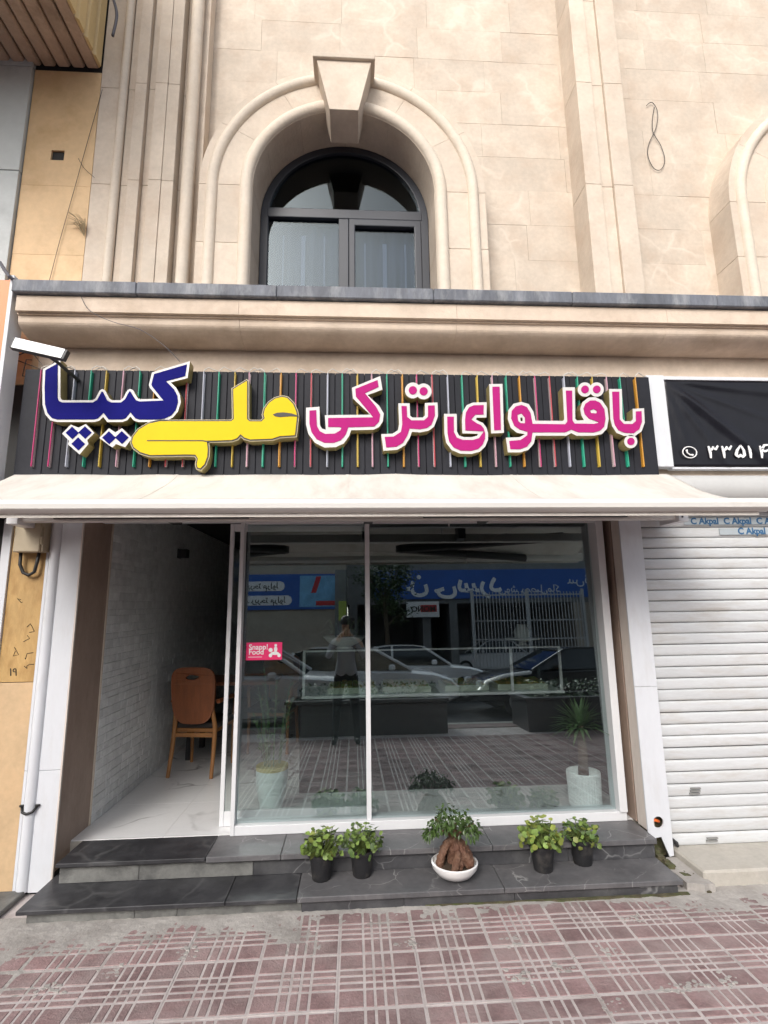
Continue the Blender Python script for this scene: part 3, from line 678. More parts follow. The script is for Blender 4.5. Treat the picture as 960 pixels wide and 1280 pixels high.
for k, (a, b) in enumerate(((-.20, .22), (.27, .68), (.80, 1.18), (1.26, 1.70))):
    t = thing('pastry_tray', ('tray of green dusted pastries at the left end of the case', 'tray of brown pastries second from the left in the case', 'tray of pastries third from the left in the case', 'tray of pastries at the right end of the case')[k], 'tray', ((a+b)/2, 4.9, .93), 'pastry trays in the case')
    MB().prism([(a, 4.74), (b, 4.74), (b, 5.1), (a, 5.1)], .929, .975, 'xy', [[(a+.012, 4.752), (b-.012, 4.752), (b-.012, 5.088), (a+.012, 5.088)]]).build('tray', TRAYM, t)
    n = int((b-a)/.05)
    for i in range(n):
        for j in range(6):
            x = a+.016+(b-a-.032)/n*i; y = 4.757+.054*j; hz = random.uniform(.985, 1.0)
            MB().cbox(x+.002, x+(b-a-.032)/n-.002, y, y+.05, .93, hz, .006).build('pastry', BREAD, t)
bw = thing('planted_bowl', 'white footed bowl with a dark trailing plant on the display case', 'bowl', (-.06, 4.9, 1.29))
MB().lathe([(.08, 0), (.06, .015), (.14, .05), (.19, .10), (.185, .105), (.13, .07), (0.001, .06)], (-.06, 4.9, 1.29), 24).build('bowl', POTWH, bw, auto=40)
mb = MB(); rl = random.Random(4)
for k in range(26):
    a = rl.uniform(0, 6.28); r0 = rl.uniform(.02, .08); L = rl.uniform(.10, .22); hh = rl.uniform(.06, .2)
    pts = [(-.06+r0*math.cos(a), 4.9+r0*math.sin(a), 1.36), (-.06+(r0+L*.5)*math.cos(a), 4.9+(r0+L*.5)*math.sin(a), 1.37+hh), (-.06+(r0+L)*math.cos(a), 4.9+(r0+L)*math.sin(a), 1.36+hh*.5)]
    mb.tube(pts, [.006, .012, .002], 5, flat=.3)
mb.build('leaves', LEAF3, bw)
dsh = thing('cake_stand', 'small white dish with a green jar on the right of the case', 'dish', (1.55, 4.9, 1.29))
MB().lathe([(.07, 0), (.03, .01), (.03, .03), (.15, .05), (.155, .06), (.14, .055), (.001, .052)], (1.55, 4.9, 1.29), 24).build('dish', POTWH, dsh, auto=40)
MB().lathe([(.07, .062), (.075, .12), (.05, .16), (.045, .18), (.001, .185)], (1.55, 4.9, 1.29), 16).build('jar', POTTQ, dsh, auto=40)
def spiky(name, cx, cy, z, n, L, seed, par, mat=LEAF3, up=.35, w=.011):
    rl = random.Random(seed); mb = MB()
    for k in range(n):
        a = rl.uniform(0, 6.283); el = rl.uniform(-.25, 1.35); l = L*rl.uniform(.75, 1.1)
        d = Vector((math.cos(a)*math.cos(el), math.sin(a)*math.cos(el), math.sin(el)))
        p = Vector((cx, cy, z)); s = d.cross(Vector((0, 0, 1))).normalized()*w
        m = p+d*l*.5+Vector((0, 0, .01)); e = p+d*l-Vector((0, 0, .04*math.cos(el)))
        n_ = d.cross(s).normalized()*.002
        mb.add([p-s*.6, p+s*.6, m+s, m-s, e, p+n_, m+n_], [(0, 1, 2, 3), (3, 2, 4), (0, 3, 6, 5), (5, 6, 2, 1), (3, 4, 6), (6, 4, 2)])
    return mb.build(name, mat, par)
YX, YY = 1.70, 4.03
yp = thing('yucca_pot', 'ribbed white cylinder pot with a spiky yucca inside the right window', 'potted plant', (YX, YY, FZ))
MB().lathe([(.105, .002), (.115, .02), (.122, .24), (.118, .25), (.108, .245), (.105, .20), (.001, .20)], (YX, YY, FZ+.003), 72, rib=-.03).build('pot', POTTQ, yp)
MB().tube([(YX, YY, FZ+.2), (YX+.01, YY, FZ+.4), (YX, YY, FZ+.58)], [.04, .034, .026], 10).build('trunk', TRUNK, yp, smooth=True)
spiky('leaves', YX, YY, FZ+.56, 110, .25, 8, yp, LEAFI)
lpot = thing('vase_planter', 'tall tapered pale vase with a thin leafy plant inside the left window', 'potted plant', (-.60, 4.08, FZ))
prf = [(.07, .002)]+[(.07+.045*math.sin(math.pi*.5*k/16)+(.0025 if k % 2 else 0), .02+.30*k/16) for k in range(17)]+[(.112, .335), (.104, .33), (.10, .29), (.001, .29)]
MB().lathe(prf, (-.60, 4.08, FZ+.003), 28).build('pot', POTTQ, lpot, auto=50)
MB().lathe([(.113, .318), (.1155, .32), (.1155, .345), (.11, .347)], (-.60, 4.08, FZ+.003), 28).build('rim', P('yellow rim', (.55, .45, .15), .5), lpot)
mb = MB(); rl = random.Random(6)
for k in range(14):
    a = rl.uniform(0, 6.28); x, y = -.60+.05*math.cos(a), 4.08+.05*math.sin(a); hh = rl.uniform(.35, .75)
    mb.tube([(x, y, FZ+.3), (x+.04*math.cos(a), y+.04*math.sin(a), FZ+.3+hh*.6), (x+.1*math.cos(a), y+.1*math.sin(a), FZ+.3+hh)], [.004, .003, .002], 5)
    for j in range(10):
        f = .35+.065*j; c = Vector((x+.1*f*math.cos(a), y+.1*f*math.sin(a), FZ+.3+hh*f)); b = rl.uniform(0, 6.28); d = Vector((math.cos(b), math.sin(b), .6)).normalized()*.055; s = d.cross(Vector((0, 0, 1))).normalized()*.009
        mb.add([c, c+d*.5+s, c+d, c+d*.5-s], [(0, 1, 2, 3)])
mb.build('foliage', LEAFI, lpot)

for t_ in bpy.data.objects:
    if t_.get('category') in ('counter', 'display case', 'tray', 'bowl', 'dish'): t_.location = Vector(t_['_w'])+Vector((-.025, -.17, .028 if t_['category'] != 'counter' else 0))
# ================================================================== ENTRANCE STEPS
stp = thing('entrance_steps', 'two low dark stone steps in front of the shop', 'steps', (0, 3.5, 0))
S1, S2 = .082, .205
def px_x(px, py, z):
    d = _f+_r*((px-480)/FPX)-_u*((py-640)/FPX); return (d*((z-CAM_Z)/d.z)).x
lx = [-1.84, -.72, -.325, .86, 1.925]
for k in range(4):
    m = SLATE_B if k < 2 else SLATE_G
    MB().cbox(lx[k]+.0015, lx[k+1]-.0015, 3.255-(.008 if k < 2 else 0), 3.668, S1-(.022 if k < 2 else .028), S1, .003).build('tread_slab', m, stp)
rx = [-1.80, -1.22, -.99, -.30, .28, .92, 1.90]
for k in range(6):
    MB().cbox(rx[k]+.001, rx[k+1]-.001, 3.285-(.0 if k < 3 else .012), 3.31, -.01, S1-.029, .002).build('riser_slab', RISER_L if k < 3 else RISER_G, stp)
ux = [-1.775, -.90, -.45, .86, 1.922]
for k in range(4):
    m = SLATE_B if k < 1 else SLATE_G
    MB().cbox(ux[k]+.0015, ux[k+1]-.0015, 3.495-(.006 if k < 1 else 0), 3.80, S2-(.022 if k < 1 else .032), S2, .003).build('tread_slab', m, stp)
vx = [-1.765, -1.3, -.62, .1, .72, 1.35, 1.918]
for k in range(6):
    MB().cbox(vx[k]+.001, vx[k+1]-.001, 3.525, 3.56, S1+.0005, S2-.0325, .002).build('riser_slab', RISER_L if k < 2 else RISER_G, stp)
MB().box(-1.80, 1.90, 3.312, 3.80, -.01, S1-.03).box(-1.76, 1.918, 3.562, 3.80, S1+.001, S2-.033).build('core', CONC, stp)

# ================================================================== SIGN
YS = 3.42; YL = 3.335
sg = thing('shop_sign', 'black sign board with colourful tubes and raised blue, yellow and pink lettering', 'sign', (0, YS, 2.6))
SL, SR = ax(24, 525, YS), ax(817, 525, YS); SZ0, SZ1 = 2.50, az(400, 466, YS)
tubes_px = [38, 59, 81, 102.5, 122.5, 144, 165.5, 185.5, 206, 227.5, 249, 268, 289, 308, 328, 348, 368, 388, 408.6, 428, 447, 466, 485.4, 505, 524, 544, 564, 582.7, 601.5, 621, 639, 657, 677, 695.5, 714, 732, 751, 769.5, 787, 806]
cols = 'mmsgypgorrsgypgomrsgypgomrsgypgomrsgypgo'
tx = [ax(p, 583, 3.39) for p in tubes_px]
MB().box(SL, SR, YS+.022, YFA-.002, SZ0, SZ1-.004).build('backing', DARKM, sg)
bx_ = [SL]+[(a+b)/2 for a, b in zip(tx[:-1], tx[1:])]+[SR]
for a, b in zip(bx_[:-1], bx_[1:]): MB().cbox(a+.0012, b-.0012, YS, YS+.021, SZ0, SZ1, .003).build('board', BLACKBOARD, sg)
rw = random.Random(8)
for k, (x, c) in enumerate(zip(tx, cols)):
    zb, zt = az(tubes_px[k], 583, 3.395), SZ1-.015; dx = rw.uniform(-.004, .004)
    t = MB().tube([(x, 3.397, zb), (x+dx, 3.397, zt)], .0046, 8).build('neon_tube', NEON[c], sg, auto=60)
    MB().box(x-.0055+min(0, dx), x+.0055+max(0, dx), 3.404, 3.42, zb, zt-.01).build('tube_strip', TUBEBACK if c in 'mrp' else NEON[c], t)
    s = rw.choice((-1, -1, 1))
    MB().tube([(x+dx, 3.397, zt-.002), (x+dx-.004*s, 3.394, zt+.014), (x+dx-.03*s, 3.40, zt+.03+rw.uniform(0, .012)), (x+dx-.09*s, 3.43, zt+.02), (x+dx-.12*s, 3.47, zt+.012)], .0032, 5).build('lead_wire', LEADW, t, smooth=True)
def zoomer(x0, y0, s): return lambda p: (x0+p[0]/s, y0+p[1]/s)
def letter(word, outer, zm, inner=None, inset=3.3, face=PINK, rim=RIMW, holes=(), face_holes=(), name='letter', lift=.004, side=GOLD):
    W = lambda P_: [(lambda v: (v.x, v.z))(at(*zm(p), YL)) for p in P_]
    O = W(outer)
    l = MB().prism(O, YL, YS-.001, 'xz', [W(h) for h in holes], 0, 1)
    # front ring keeps the rim colour, everything else the side colour
    n_front = 0
    for i, f in enumerate(l.f):
        ysum = [l.v[k][1] for k in f]
        l.mi[i] = 0 if max(ysum) < YL+1e-6 else 1
    ob = l.build(name, [rim, side], word)
    k = (at(480, 500, YL)-at(479, 500, YL)).length
    faces = [W(i) for i in inner] if inner else [offset_poly(O, inset*k)]
    for q, F in enumerate(faces):
        MB().prism(F, YL-lift, YL+.002, 'xz', [W(h) for h in face_holes] if q == 0 else (), 0, 0).build('letter_face', face, ob)
    return ob
def circ2(c, r, n=18): return [(c[0]+r*math.cos(2*math.pi*k/n), c[1]+r*math.sin(2*math.pi*k/n)) for k in range(n)]
def union2(c1, c2, r, n=40):
    dx = c2[0]-c1[0]; dy = c2[1]-c1[1]; d = math.hypot(dx, dy); a0 = math.atan2(dy, dx); h = math.acos(min(1, d/2/r))
    A = [(c1[0]+r*math.cos(a0+h+(2*math.pi-2*h)*k/n), c1[1]+r*math.sin(a0+h+(2*math.pi-2*h)*k/n)) for k in range(n)]
    B = [(c2[0]+r*math.cos(a0+math.pi+h+(2*math.pi-2*h)*k/n), c2[1]+r*math.sin(a0+math.pi+h+(2*math.pi-2*h)*k/n)) for k in range(n)]
    return A+B
def dia(c, h): return [(c[0]-h, c[1]), (c[0], c[1]-h*.95), (c[0]+h, c[1]), (c[0], c[1]+h*.95)]
zA, zB, zC, zD, zE = zoomer(20, 440, 4), zoomer(150, 460, 4), zoomer(370, 455, 5.053), zoomer(540, 460, 6.857), zoomer(620, 460, 4.571)
w_blue = sg; w_yel = sg; w_pink = sg
letter(w_blue, [(222, 38), (222, 226), (226, 236), (236, 241), (382, 241), (396, 233), (408, 212), (418, 192), (432, 185), (446, 192), (458, 215), (468, 234), (482, 241), (522, 241), (536, 230), (548, 206), (558, 190), (570, 184), (584, 190), (598, 214), (610, 232), (622, 236), (716, 234), (670, 180), (664, 165), (680, 102), (870, 46), (858, 130), (774, 152), (802, 180), (820, 215), (824, 252), (810, 297), (785, 327), (745, 346), (700, 350), (612, 350), (588, 342), (572, 322), (556, 342), (532, 350), (456, 350), (436, 324), (416, 344), (392, 350), (205, 350), (172, 342), (146, 312), (133, 265), (131, 180), (135, 86)], zA, inset=3.1, face=BLUEA)
letter(w_blue, [(230, 408), (274, 363), (312, 378), (350, 360), (392, 405), (356, 440), (362, 460), (318, 512), (260, 462), (266, 444)], zA, [dia((282, 405), 33), dia((346, 403), 33), dia((312, 460), 34)], face=BLUEA, name='letter_dots')
letter(w_blue, [(416, 430), (465, 381), (497, 402), (530, 381), (580, 430), (546, 476), (500, 460), (482, 478)], zA, [dia((466, 429), 34), dia((530, 428), 34)], face=BLUEA, name='letter_dots')
yo = [(50, 375), (58, 342), (88, 302), (140, 271), (200, 258), (553, 258), (560, 252), (557, 102), (634, 55), (646, 66), (646, 252), (654, 259), (704, 259), (713, 250), (708, 234), (716, 202), (738, 170), (772, 146), (810, 136), (842, 143), (874, 176), (890, 213), (896, 240), (884, 346), (802, 351), (762, 364), (650, 368), (618, 358), (604, 346), (592, 360), (562, 371), (446, 374), (450, 405), (448, 445), (432, 487), (405, 514), (380, 506), (374, 482), (380, 456), (372, 444), (330, 443), (150, 446), (98, 431), (62, 404)]
RIMY = P('pale gold rim', (.45, .38, .22), .45, .08, 8)
lo = letter(w_yel, yo, zB, inset=1.0, face=INK, rim=RIMY, lift=.003)
k_ = (at(480, 500, YL)-at(479, 500, YL)).length
W_ = lambda P_, Y: [(lambda v: (v.x, v.z))(at(*zB(p), Y)) for p in P_]
MB().prism(offset_poly(W_(yo, YL), 2.5*k_), YL-.006, YL-.002, 'xz').build('letter_face', YELLA, lo)
MB().prism(W_([(135, 361), (410, 361), (446, 366), (446, 372), (410, 366), (135, 366)], YL-.006), YL-.008, YL-.004, 'xz').build('letter_slit', INK, lo)
MB().prism(W_([(764, 233), (785, 224), (820, 222), (860, 228), (892, 238), (892, 243), (850, 242), (800, 246), (775, 242)], YL-.006), YL-.008, YL-.004, 'xz').build('letter_slit', INK, lo)
# pink words
letter(w_pink, [(63, 276), (148, 270), (151, 385), (164, 408), (188, 415), (182, 323), (468, 320), (360, 218), (353, 150), (532, 76), (546, 162), (452, 196), (526, 265), (554, 312), (549, 362), (526, 397), (490, 415), (348, 418), (337, 452), (302, 502), (250, 525), (180, 528), (120, 498), (78, 442), (63, 380)], zC,
       [[(85, 295), (128, 292), (132, 390), (150, 425), (185, 443), (245, 440), (280, 420), (287, 402), (268, 398), (203, 398), (203, 342), (488, 338), (378, 205), (375, 158), (515, 102), (522, 145), (435, 185), (505, 270), (532, 320), (525, 365), (495, 395), (330, 400), (315, 445), (285, 480), (240, 498), (180, 498), (130, 475), (98, 430), (85, 380)]])
letter(w_pink, [(646, 248), (718, 248), (721, 326), (736, 338), (800, 338), (814, 325), (814, 246), (894, 243), (897, 330), (872, 396), (836, 422), (785, 432), (732, 428), (720, 464), (690, 512), (640, 542), (552, 548), (538, 443), (610, 440), (644, 418), (651, 380)], zC, inset=3.9)
letter(w_pink, union2((738, 167), (806, 173), 50), zC, [circ2((738, 167), 26), circ2((806, 173), 26)], name='letter_dots')
letter(w_pink, [(103, 393), (212, 393), (214, 545), (232, 578), (270, 592), (345, 592), (385, 580), (398, 564), (260, 560), (256, 440), (266, 370), (298, 318), (350, 296), (469, 293), (467, 424), (385, 426), (374, 438), (398, 455), (436, 470), (466, 508), (481, 560), (480, 615), (457, 672), (410, 717), (340, 737), (240, 734), (168, 702), (122, 642), (106, 560)], zD, inset=3.9)
letter(w_pink, [(490, 138), (604, 136), (617, 556), (507, 561)], zD, inset=3.9)
letter(w_pink, [(56, 398), (135, 395), (165, 378), (120, 370), (84, 342), (67, 290), (71, 240), (100, 204), (145, 193), (187, 206), (214, 250), (226, 301), (384, 302), (390, 292), (380, 110), (451, 110), (453, 290), (463, 300), (502, 298), (488, 270), (481, 235), (494, 195), (530, 168), (566, 166), (606, 184), (637, 230), (644, 290), (634, 347), (605, 377), (560, 387), (460, 387), (430, 372), (400, 387), (226, 387), (216, 432), (186, 467), (140, 482), (68, 482)], zE,
       [[(75, 418), (140, 412), (178, 385), (180, 365), (135, 352), (104, 330), (86, 288), (90, 245), (112, 220), (145, 212), (176, 224), (197, 260), (208, 320), (395, 322), (407, 305), (399, 130), (434, 130), (436, 300), (448, 318), (560, 320), (588, 312), (574, 305), (530, 290), (507, 265), (499, 232), (510, 205), (536, 187), (566, 186), (594, 200), (618, 236), (625, 290), (617, 336), (595, 358), (560, 368), (470, 368), (430, 352), (395, 368), (208, 368), (200, 420), (176, 450), (138, 464), (82, 464)]],
       face_holes=[[(122, 268), (145, 260), (165, 285), (165, 316), (140, 316), (126, 303)], [(535, 242), (558, 235), (577, 248), (572, 260), (542, 258)]], holes=[[(139, 283), (151, 283), (153, 304), (141, 304)]])
letter(w_pink, union2((508, 123), (575, 123), 41), zE, [circ2((508, 123), 22), circ2((575, 123), 22)], name='letter_dots')
letter(w_pink, [(646, 120), (719, 120), (723, 290), (736, 304), (770, 304), (782, 294), (781, 233), (846, 230), (850, 312), (832, 362), (792, 390), (730, 387), (688, 370), (663, 332), (653, 290)], zE, inset=3.9)
letter(w_pink, circ2((770, 420), 38), zE, [circ2((770, 420), 21)], name='letter_dots')
# floodlight over the left end of the sign
c = [at(17, 421, 3.03), at(85, 437, 3.03), at(79, 449, 3.02), at(11, 434, 3.02)]
ctr = sum(c, Vector())/4
fld = thing('floodlight', 'slim white floodlight on a bracket above the left end of the sign', 'floodlight', tuple(ctr))
n_ = (c[1]-c[0]).cross(c[3]-c[0]).normalized()
if n_.dot(Vector((0, 0, CAM_Z))-ctr) < 0: n_ = -n_
back = [p-n_*.035 for p in c]
MB().add([*c, *back], [(0, 1, 2, 3), (7, 6, 5, 4), (0, 4, 5, 1), (1, 5, 6, 2), (2, 6, 7, 3), (3, 7, 4, 0)]).build('housing', DARKM, fld, bevel=.004)
ins = [p.lerp(ctr, .09) for p in c]
MB().add([*[p+n_*.004 for p in ins], *[p-n_*.005 for p in ins]], [(0, 1, 2, 3), (7, 6, 5, 4), (0, 4, 5, 1), (1, 5, 6, 2), (2, 6, 7, 3), (3, 7, 4, 0)]).build('diffuser', LEDW, fld)
MB().tube([tuple(ctr-n_*.03), (ctr.x+.01, 3.2, ctr.z+.0), (ctr.x+.05, 3.5, ctr.z-.04), (ctr.x+.05, YFA, ctr.z-.04)], .011, 8).build('bracket', DARKM, fld)
rwi = random.Random(31)
for k, (a, b, cc) in enumerate((((8, 455), (60, 465), (40, 440)), ((40, 450), (28, 470), (55, 474)), ((20, 445), (70, 450), (52, 470)))):
    pa, pb, pc = at(*a, 3.5), at(*b, 3.5), at(*cc, 3.46)
    tag(MB().tube([pa, pa.lerp(pb, .35)+Vector((0, -.03, .03)), pb, pc], .004, 5).build('power_cable', WIRE, smooth=True), ('thin black cable running level behind the floodlight', 'short black cable looping below the floodlight', 'black cable crossing to the corner of the sign')[k], 'cable', 'cables round the floodlight')

# ================================================================== AWNING
aw = thing('awning', 'cream retractable awning with a long white front bar over the shopfront', 'awning', (0, 3.4, 2.4))
AX0, AX1, YB, ZB = -2.22, 2.225, 2.72, 2.235
def cloth(u, v):
    x = AX0+(AX1-AX0)*u; y = 3.44+(YB-3.44)*v; z = 2.578+(ZB-2.578)*v
    z += -.022*math.sin(math.pi*v)+.012*noise.noise(Vector((x*1.6, v*1.5, 3)))+.009*noise.noise(Vector((x*5+v*3, v*2.2, 9)))*math.sin(math.pi*min(v+.1, 1))+.004*math.sin(x*7+v*3)*math.sin(math.pi*v)
    return (x, y, z)
fab = MB().grid(cloth, 140, 20).build('fabric', AWN, aw, smooth=True, solid=.003)
for u in (.235, .49, .745): MB().grid(lambda a, b: tuple(Vector(cloth(u+(a-.5)*.0045, b))+Vector((0, 0, .0028))), 2, 20).build('seam', AWN, fab, solid=.0015)
fb = [(2.735, 2.248), (2.70, 2.256), (2.668, 2.246), (2.655, 2.222), (2.658, 2.198), (2.675, 2.182), (2.70, 2.177), (2.72, 2.185), (2.735, 2.2)]
MB().prism(fb, -2.30, 2.29, 'yz').build('front_bar', BARW, aw, auto=35)
MB().box(-2.29, 2.25, 2.70, 2.704, 2.158, 2.1765).build('valance', AWN, aw)
MB().box(-2.15, 2.235, 3.36, 3.43, 2.245, 2.315).build('torsion_bar', BARW, aw, bevel=.006)
br = MB().box(2.2, 2.27, 3.33, 3.56, 2.225, 2.33).build('bracket', WHITEALU, aw, bevel=.004)
for dz in (.03, .075): MB().tube([(2.225, 3.331, 2.225+dz), (2.225, 3.324, 2.225+dz)], .006, 8).build('bolt', DARKM, br)
MB().box(-2.18, -2.11, 3.33, 3.56, 2.225, 2.33).build('bracket', WHITEALU, aw, bevel=.004)
for sx, el, en in ((-1.9, -.62, -1.75), (1.85, .42, 1.7)):
    a = MB().tube([(sx, 3.35, 2.30), (el, 3.06, 2.25)], .03, 8, flat=1.4).build('arm', DARKM, aw)
    MB().tube([(el, 3.06, 2.25), (en, 2.74, 2.205)], .026, 8, flat=1.4).build('forearm', DARKM, a); MB().lathe([(.035, -.03), (.035, .03)], (el, 3.06, 2.25), 14).build('elbow', DARKM, a)
for x in (-1.2, .1, .9): MB().box(x-.03, x+.03, 3.43, 3.56, 2.25, 2.36).build('bracket', DARKM, aw)

# ================================================================== RIGHT-HAND SHOP: shutter, banner
sh = thing('roller_shutter', 'white slatted roller shutter closed over the right shop', 'shutter', (3.2, 3.66, .09))
PITCH_S = .0765; sx0, sx1 = PXR-.004, 4.6
spr = [(3.662, .0005), (3.654, .003), (3.651, .008), (3.6495, .022), (3.649, .040), (3.6495, .058), (3.652, .069), (3.656, .0725), (3.662, .0745), (3.67, .07), (3.67, .004)]
sm = MB().prism(spr, sx0, sx1, 'yz').mesh('slat', SHUT, True); sm.set_sharp_from_angle(angle=R(50))
nsl = 31; sz0 = .088
rs = random.Random(14)
slats = []
for k in range(nsl):
    s = link('slat', sm, sh, (rs.uniform(-.002, .002), rs.uniform(-.0015, .0015), sz0+PITCH_S*k)); s.rotation_euler = (0, rs.uniform(-.0006, .0006), 0); slats.append(s)
def film(px, py, k, rows):
    pass
for k, (pxs, zrow) in enumerate((((852, 960), nsl-3), ((895, 960), nsl-4))):
    zc = sz0+PITCH_S*zrow; x0 = ax(pxs[0], 660, 3.645)+.02
    f = MB().box(x0, 4.3, 3.6395, 3.6435, zc+.017, zc+.064).build('film_strip', FILM, sh)
    for i in range(6): lettering('lettering', 'C Akpal', .066, (x0+.05+.255*i+.09*k, 3.6385, zc+.022), FILMB, sh, depth=.0008, bold=.0022)
for (px, py, n, slit) in ((868, 989, 3, True), (890, 1048, 2, False)):
    c = at(px, py, 3.64)
    for q in range(n):
        MB().box(c.x-(.035 if slit else .04)+.006*q, c.x+.035+(.005*q), 3.634, 3.646, c.z-.018+.016*q, c.z-.010+.016*q).build('vent_slot', P('vent grey', (.25, .25, .24), .6), sh)
MB().tube([(2.095, 3.635, .10), (2.105, 3.63, .14), (2.125, 3.63, .115), (2.135, 3.635, .095)], [.012, .016, .014, .01], 8).build('lock_bracket', DARKM, sh)
lin = MB().box(PXR+.0, 5.0, 3.70, 3.9, -.05, 2.6).build('shop_back', DARKM, bld)
hd = thing('shutter_hood', 'pale grey rounded shutter hood under the black banner', 'hood', (3.2, 3.5, 2.45))
hp = [(3.54, 2.595)]+[(3.50-.085*math.sin(a), 2.48+.105*math.cos(a)) for a in [math.pi*k/10 for k in range(11)]]+[(3.62, 2.36), (3.62, 2.595)]
MB().prism(hp, SR+.012, 4.6, 'yz').build('housing', HOOD, hd, auto=40)
a0 = [at(880+40*math.cos(t), 617+12*math.sin(t)-4, 3.405) for t in [R(190)+R(140)*k/8 for k in range(9)]]
bn = thing('phone_banner', 'creased black vinyl banner with a white telephone number', 'banner', (3.2, 3.5, 2.95))
BX0, BZ0, BZ1 = ax(834, 530, 3.50), az(838, 583, 3.50), az(838, 476, 3.50)
def vin(u, v):
    x = BX0+u*1.9; z = BZ0+v*(BZ1-BZ0); y = 3.495
    dx, dz = x-BX0, BZ1-z
    for ang, amp, wd, st_ in ((.70, .030, .022, .03), (1.0, .012, .014, .0), (.10, .016, .022, .0), (.36, .010, .014, .02), (1.32, .010, .016, .02)):
        dist = dx*math.sin(ang)-dz*math.cos(ang); along = dx*math.cos(ang)+dz*math.sin(ang)
        y -= amp*math.exp(-(dist/(wd*(1+along*.9)))**2)*min(1, along*5)*math.exp(-along*.9)
    y -= .004*noise.noise(Vector((x*5, z*6, 1)))
    return (x, y, z)
MB().grid(vin, 90, 40).build('vinyl', BANNER, bn, smooth=True, solid=.002)
MB().box(SR+.012, BX0-.004, 3.47, 3.555, BZ0-.01, BZ1+.03).build('post', WHITE, bn, bevel=.004)
MB().box(BX0-.004, 4.6, 3.485, 3.555, BZ1+.002, BZ1+.03).build('top_rail', WHITE, bn, bevel=.003)
MB().box(BX0-.004, 4.6, 3.50, 3.555, BZ0-.02, BZ0-.003).build('bottom_rail', WHITE, bn, bevel=.003)
tz = az(905, 572, 3.485)
def digit(strokes):
    """Persian digits as bevelled brush strokes: each stroke a list of photo points with half widths"""
    for pts in strokes:
        c = [at(x, y, 3.478) for x, y, r in pts]; rs_ = [r*.0052 for x, y, r in pts]; fine = []; fr_ = []
        for i in range(len(c)-1):
            for k in range(4): fine.append(c[i].lerp(c[i+1], k/4)); fr_.append(rs_[i]+(rs_[i+1]-rs_[i])*k/4)
        fine.append(c[-1]); fr_.append(rs_[-1]); mb = MB(); n = len(fine); v = []
        for i in range(n):
            t = (fine[min(i+1, n-1)]-fine[max(i-1, 0)]).normalized(); s_ = Vector((t.z, 0, -t.x))*fr_[i]; v += [fine[i]+s_, fine[i]-s_, fine[i]+s_+Vector((0, .006, 0)), fine[i]-s_+Vector((0, .006, 0))]
        f = []
        for i in range(n-1): f += [(4*i, 4*i+1, 4*i+5, 4*i+4), (4*i+2, 4*i+6, 4*i+7, 4*i+3), (4*i, 4*i+4, 4*i+6, 4*i+2), (4*i+1, 4*i+3, 4*i+7, 4*i+5)]
        f += [(0, 2, 3, 1), (4*n-4, 4*n-3, 4*n-1, 4*n-2)]
        mb.add(v, f).build('digit', PRINTW, bn)
for dx in (0, 17):        # three three
    digit([[(885.5+dx, 557.5, 1.0), (887+dx, 561, 1.8), (888.2+dx, 566, 1.8), (889+dx, 572.5, 1.0)], [(887+dx, 561, 1.4), (890+dx, 562, 1.5), (892+dx, 558, 1.2)], [(891.5+dx, 560, 1.2), (895+dx, 561.5, 1.6), (897.5+dx, 557, 1.0)]])
digit([[(926, 556.5, .9), (921.5, 563, 1.7), (920.5, 568.5, 1.9), (923.5, 571, 1.6), (926, 568.5, 1.5), (928.5, 571, 1.6), (931, 568.5, 1.9), (930, 563, 1.7), (926, 556.5, .9)]])       # five
digit([[(935.5, 557, .8), (937.5, 562, 1.8), (938.5, 567, 1.8), (939, 572.5, 1.1)]])        # one
digit([[(950, 557, .9), (951.5, 562, 1.8), (952.5, 567, 1.8), (953, 572.5, 1.1)], [(951, 561.5, 1.6), (956, 564, 1.6), (961, 562.5, 1.4)], [(960, 556, 1.2), (955.5, 556.5, 1.5), (953.5, 560, 1.5)]])   # four
pc = at(863, 565, 3.47)
MB().tube([(pc.x+.052*math.cos(2*math.pi*k/28), 3.478, pc.z+.042*math.sin(2*math.pi*k/28)) for k in range(28)], .0042, 6, closed=True).build('ring_print', PRINTW, bn)
MB().tube([(pc.x-.022, 3.477, pc.z+.020), (pc.x-.019, 3.477, pc.z-.004), (pc.x+.000, 3.477, pc.z-.019), (pc.x+.022, 3.477, pc.z-.021)], [.0085, .0048, .0048, .0085], 6).build('receiver_print', PRINTW, bn)
# concrete threshold and rubble
th = MB().cbox(2.10, 5.0, 3.325, 3.70, -.01, .088, .012).build('threshold_slab', CONC); tag(th, 'worn pale concrete threshold slab under the roller shutter', 'slab')
mb = MB(); rr = random.Random(77)
for k in range(70):
    t = rr.random(); x = 1.945+.13*t+rr.uniform(-.03, .03); y = 3.62-.33*t+rr.uniform(-.04, .05); s = rr.uniform(.012, .035); z = .10*(1-t)*rr.random()
    vv = []
    for q in range(8):
        vv.append((x+s*(1 if q & 1 else -1)*rr.uniform(.6, 1), y+s*(1 if q & 2 else -1)*rr.uniform(.6, 1), max(z+s*.7*(1 if q & 4 else -1)*rr.uniform(.5, 1), -.005)))
    mb.add(vv, [(0, 2, 3, 1), (4, 5, 7, 6), (0, 1, 5, 4), (1, 3, 7, 5), (3, 2, 6, 7), (2, 0, 4, 6)])
o = mb.build('rubble', MOSS); struct(o, 'stuff'); tag(o, 'mossy broken rubble between the steps and the concrete slab', 'rubble')
o = ragged('cement_smear', [(1.93, 3.60), (1.98, 3.30), (2.12, 3.26), (2.12, 3.6)], .0, CEMENT, 9, .012, 5, .045); struct(o, 'stuff')

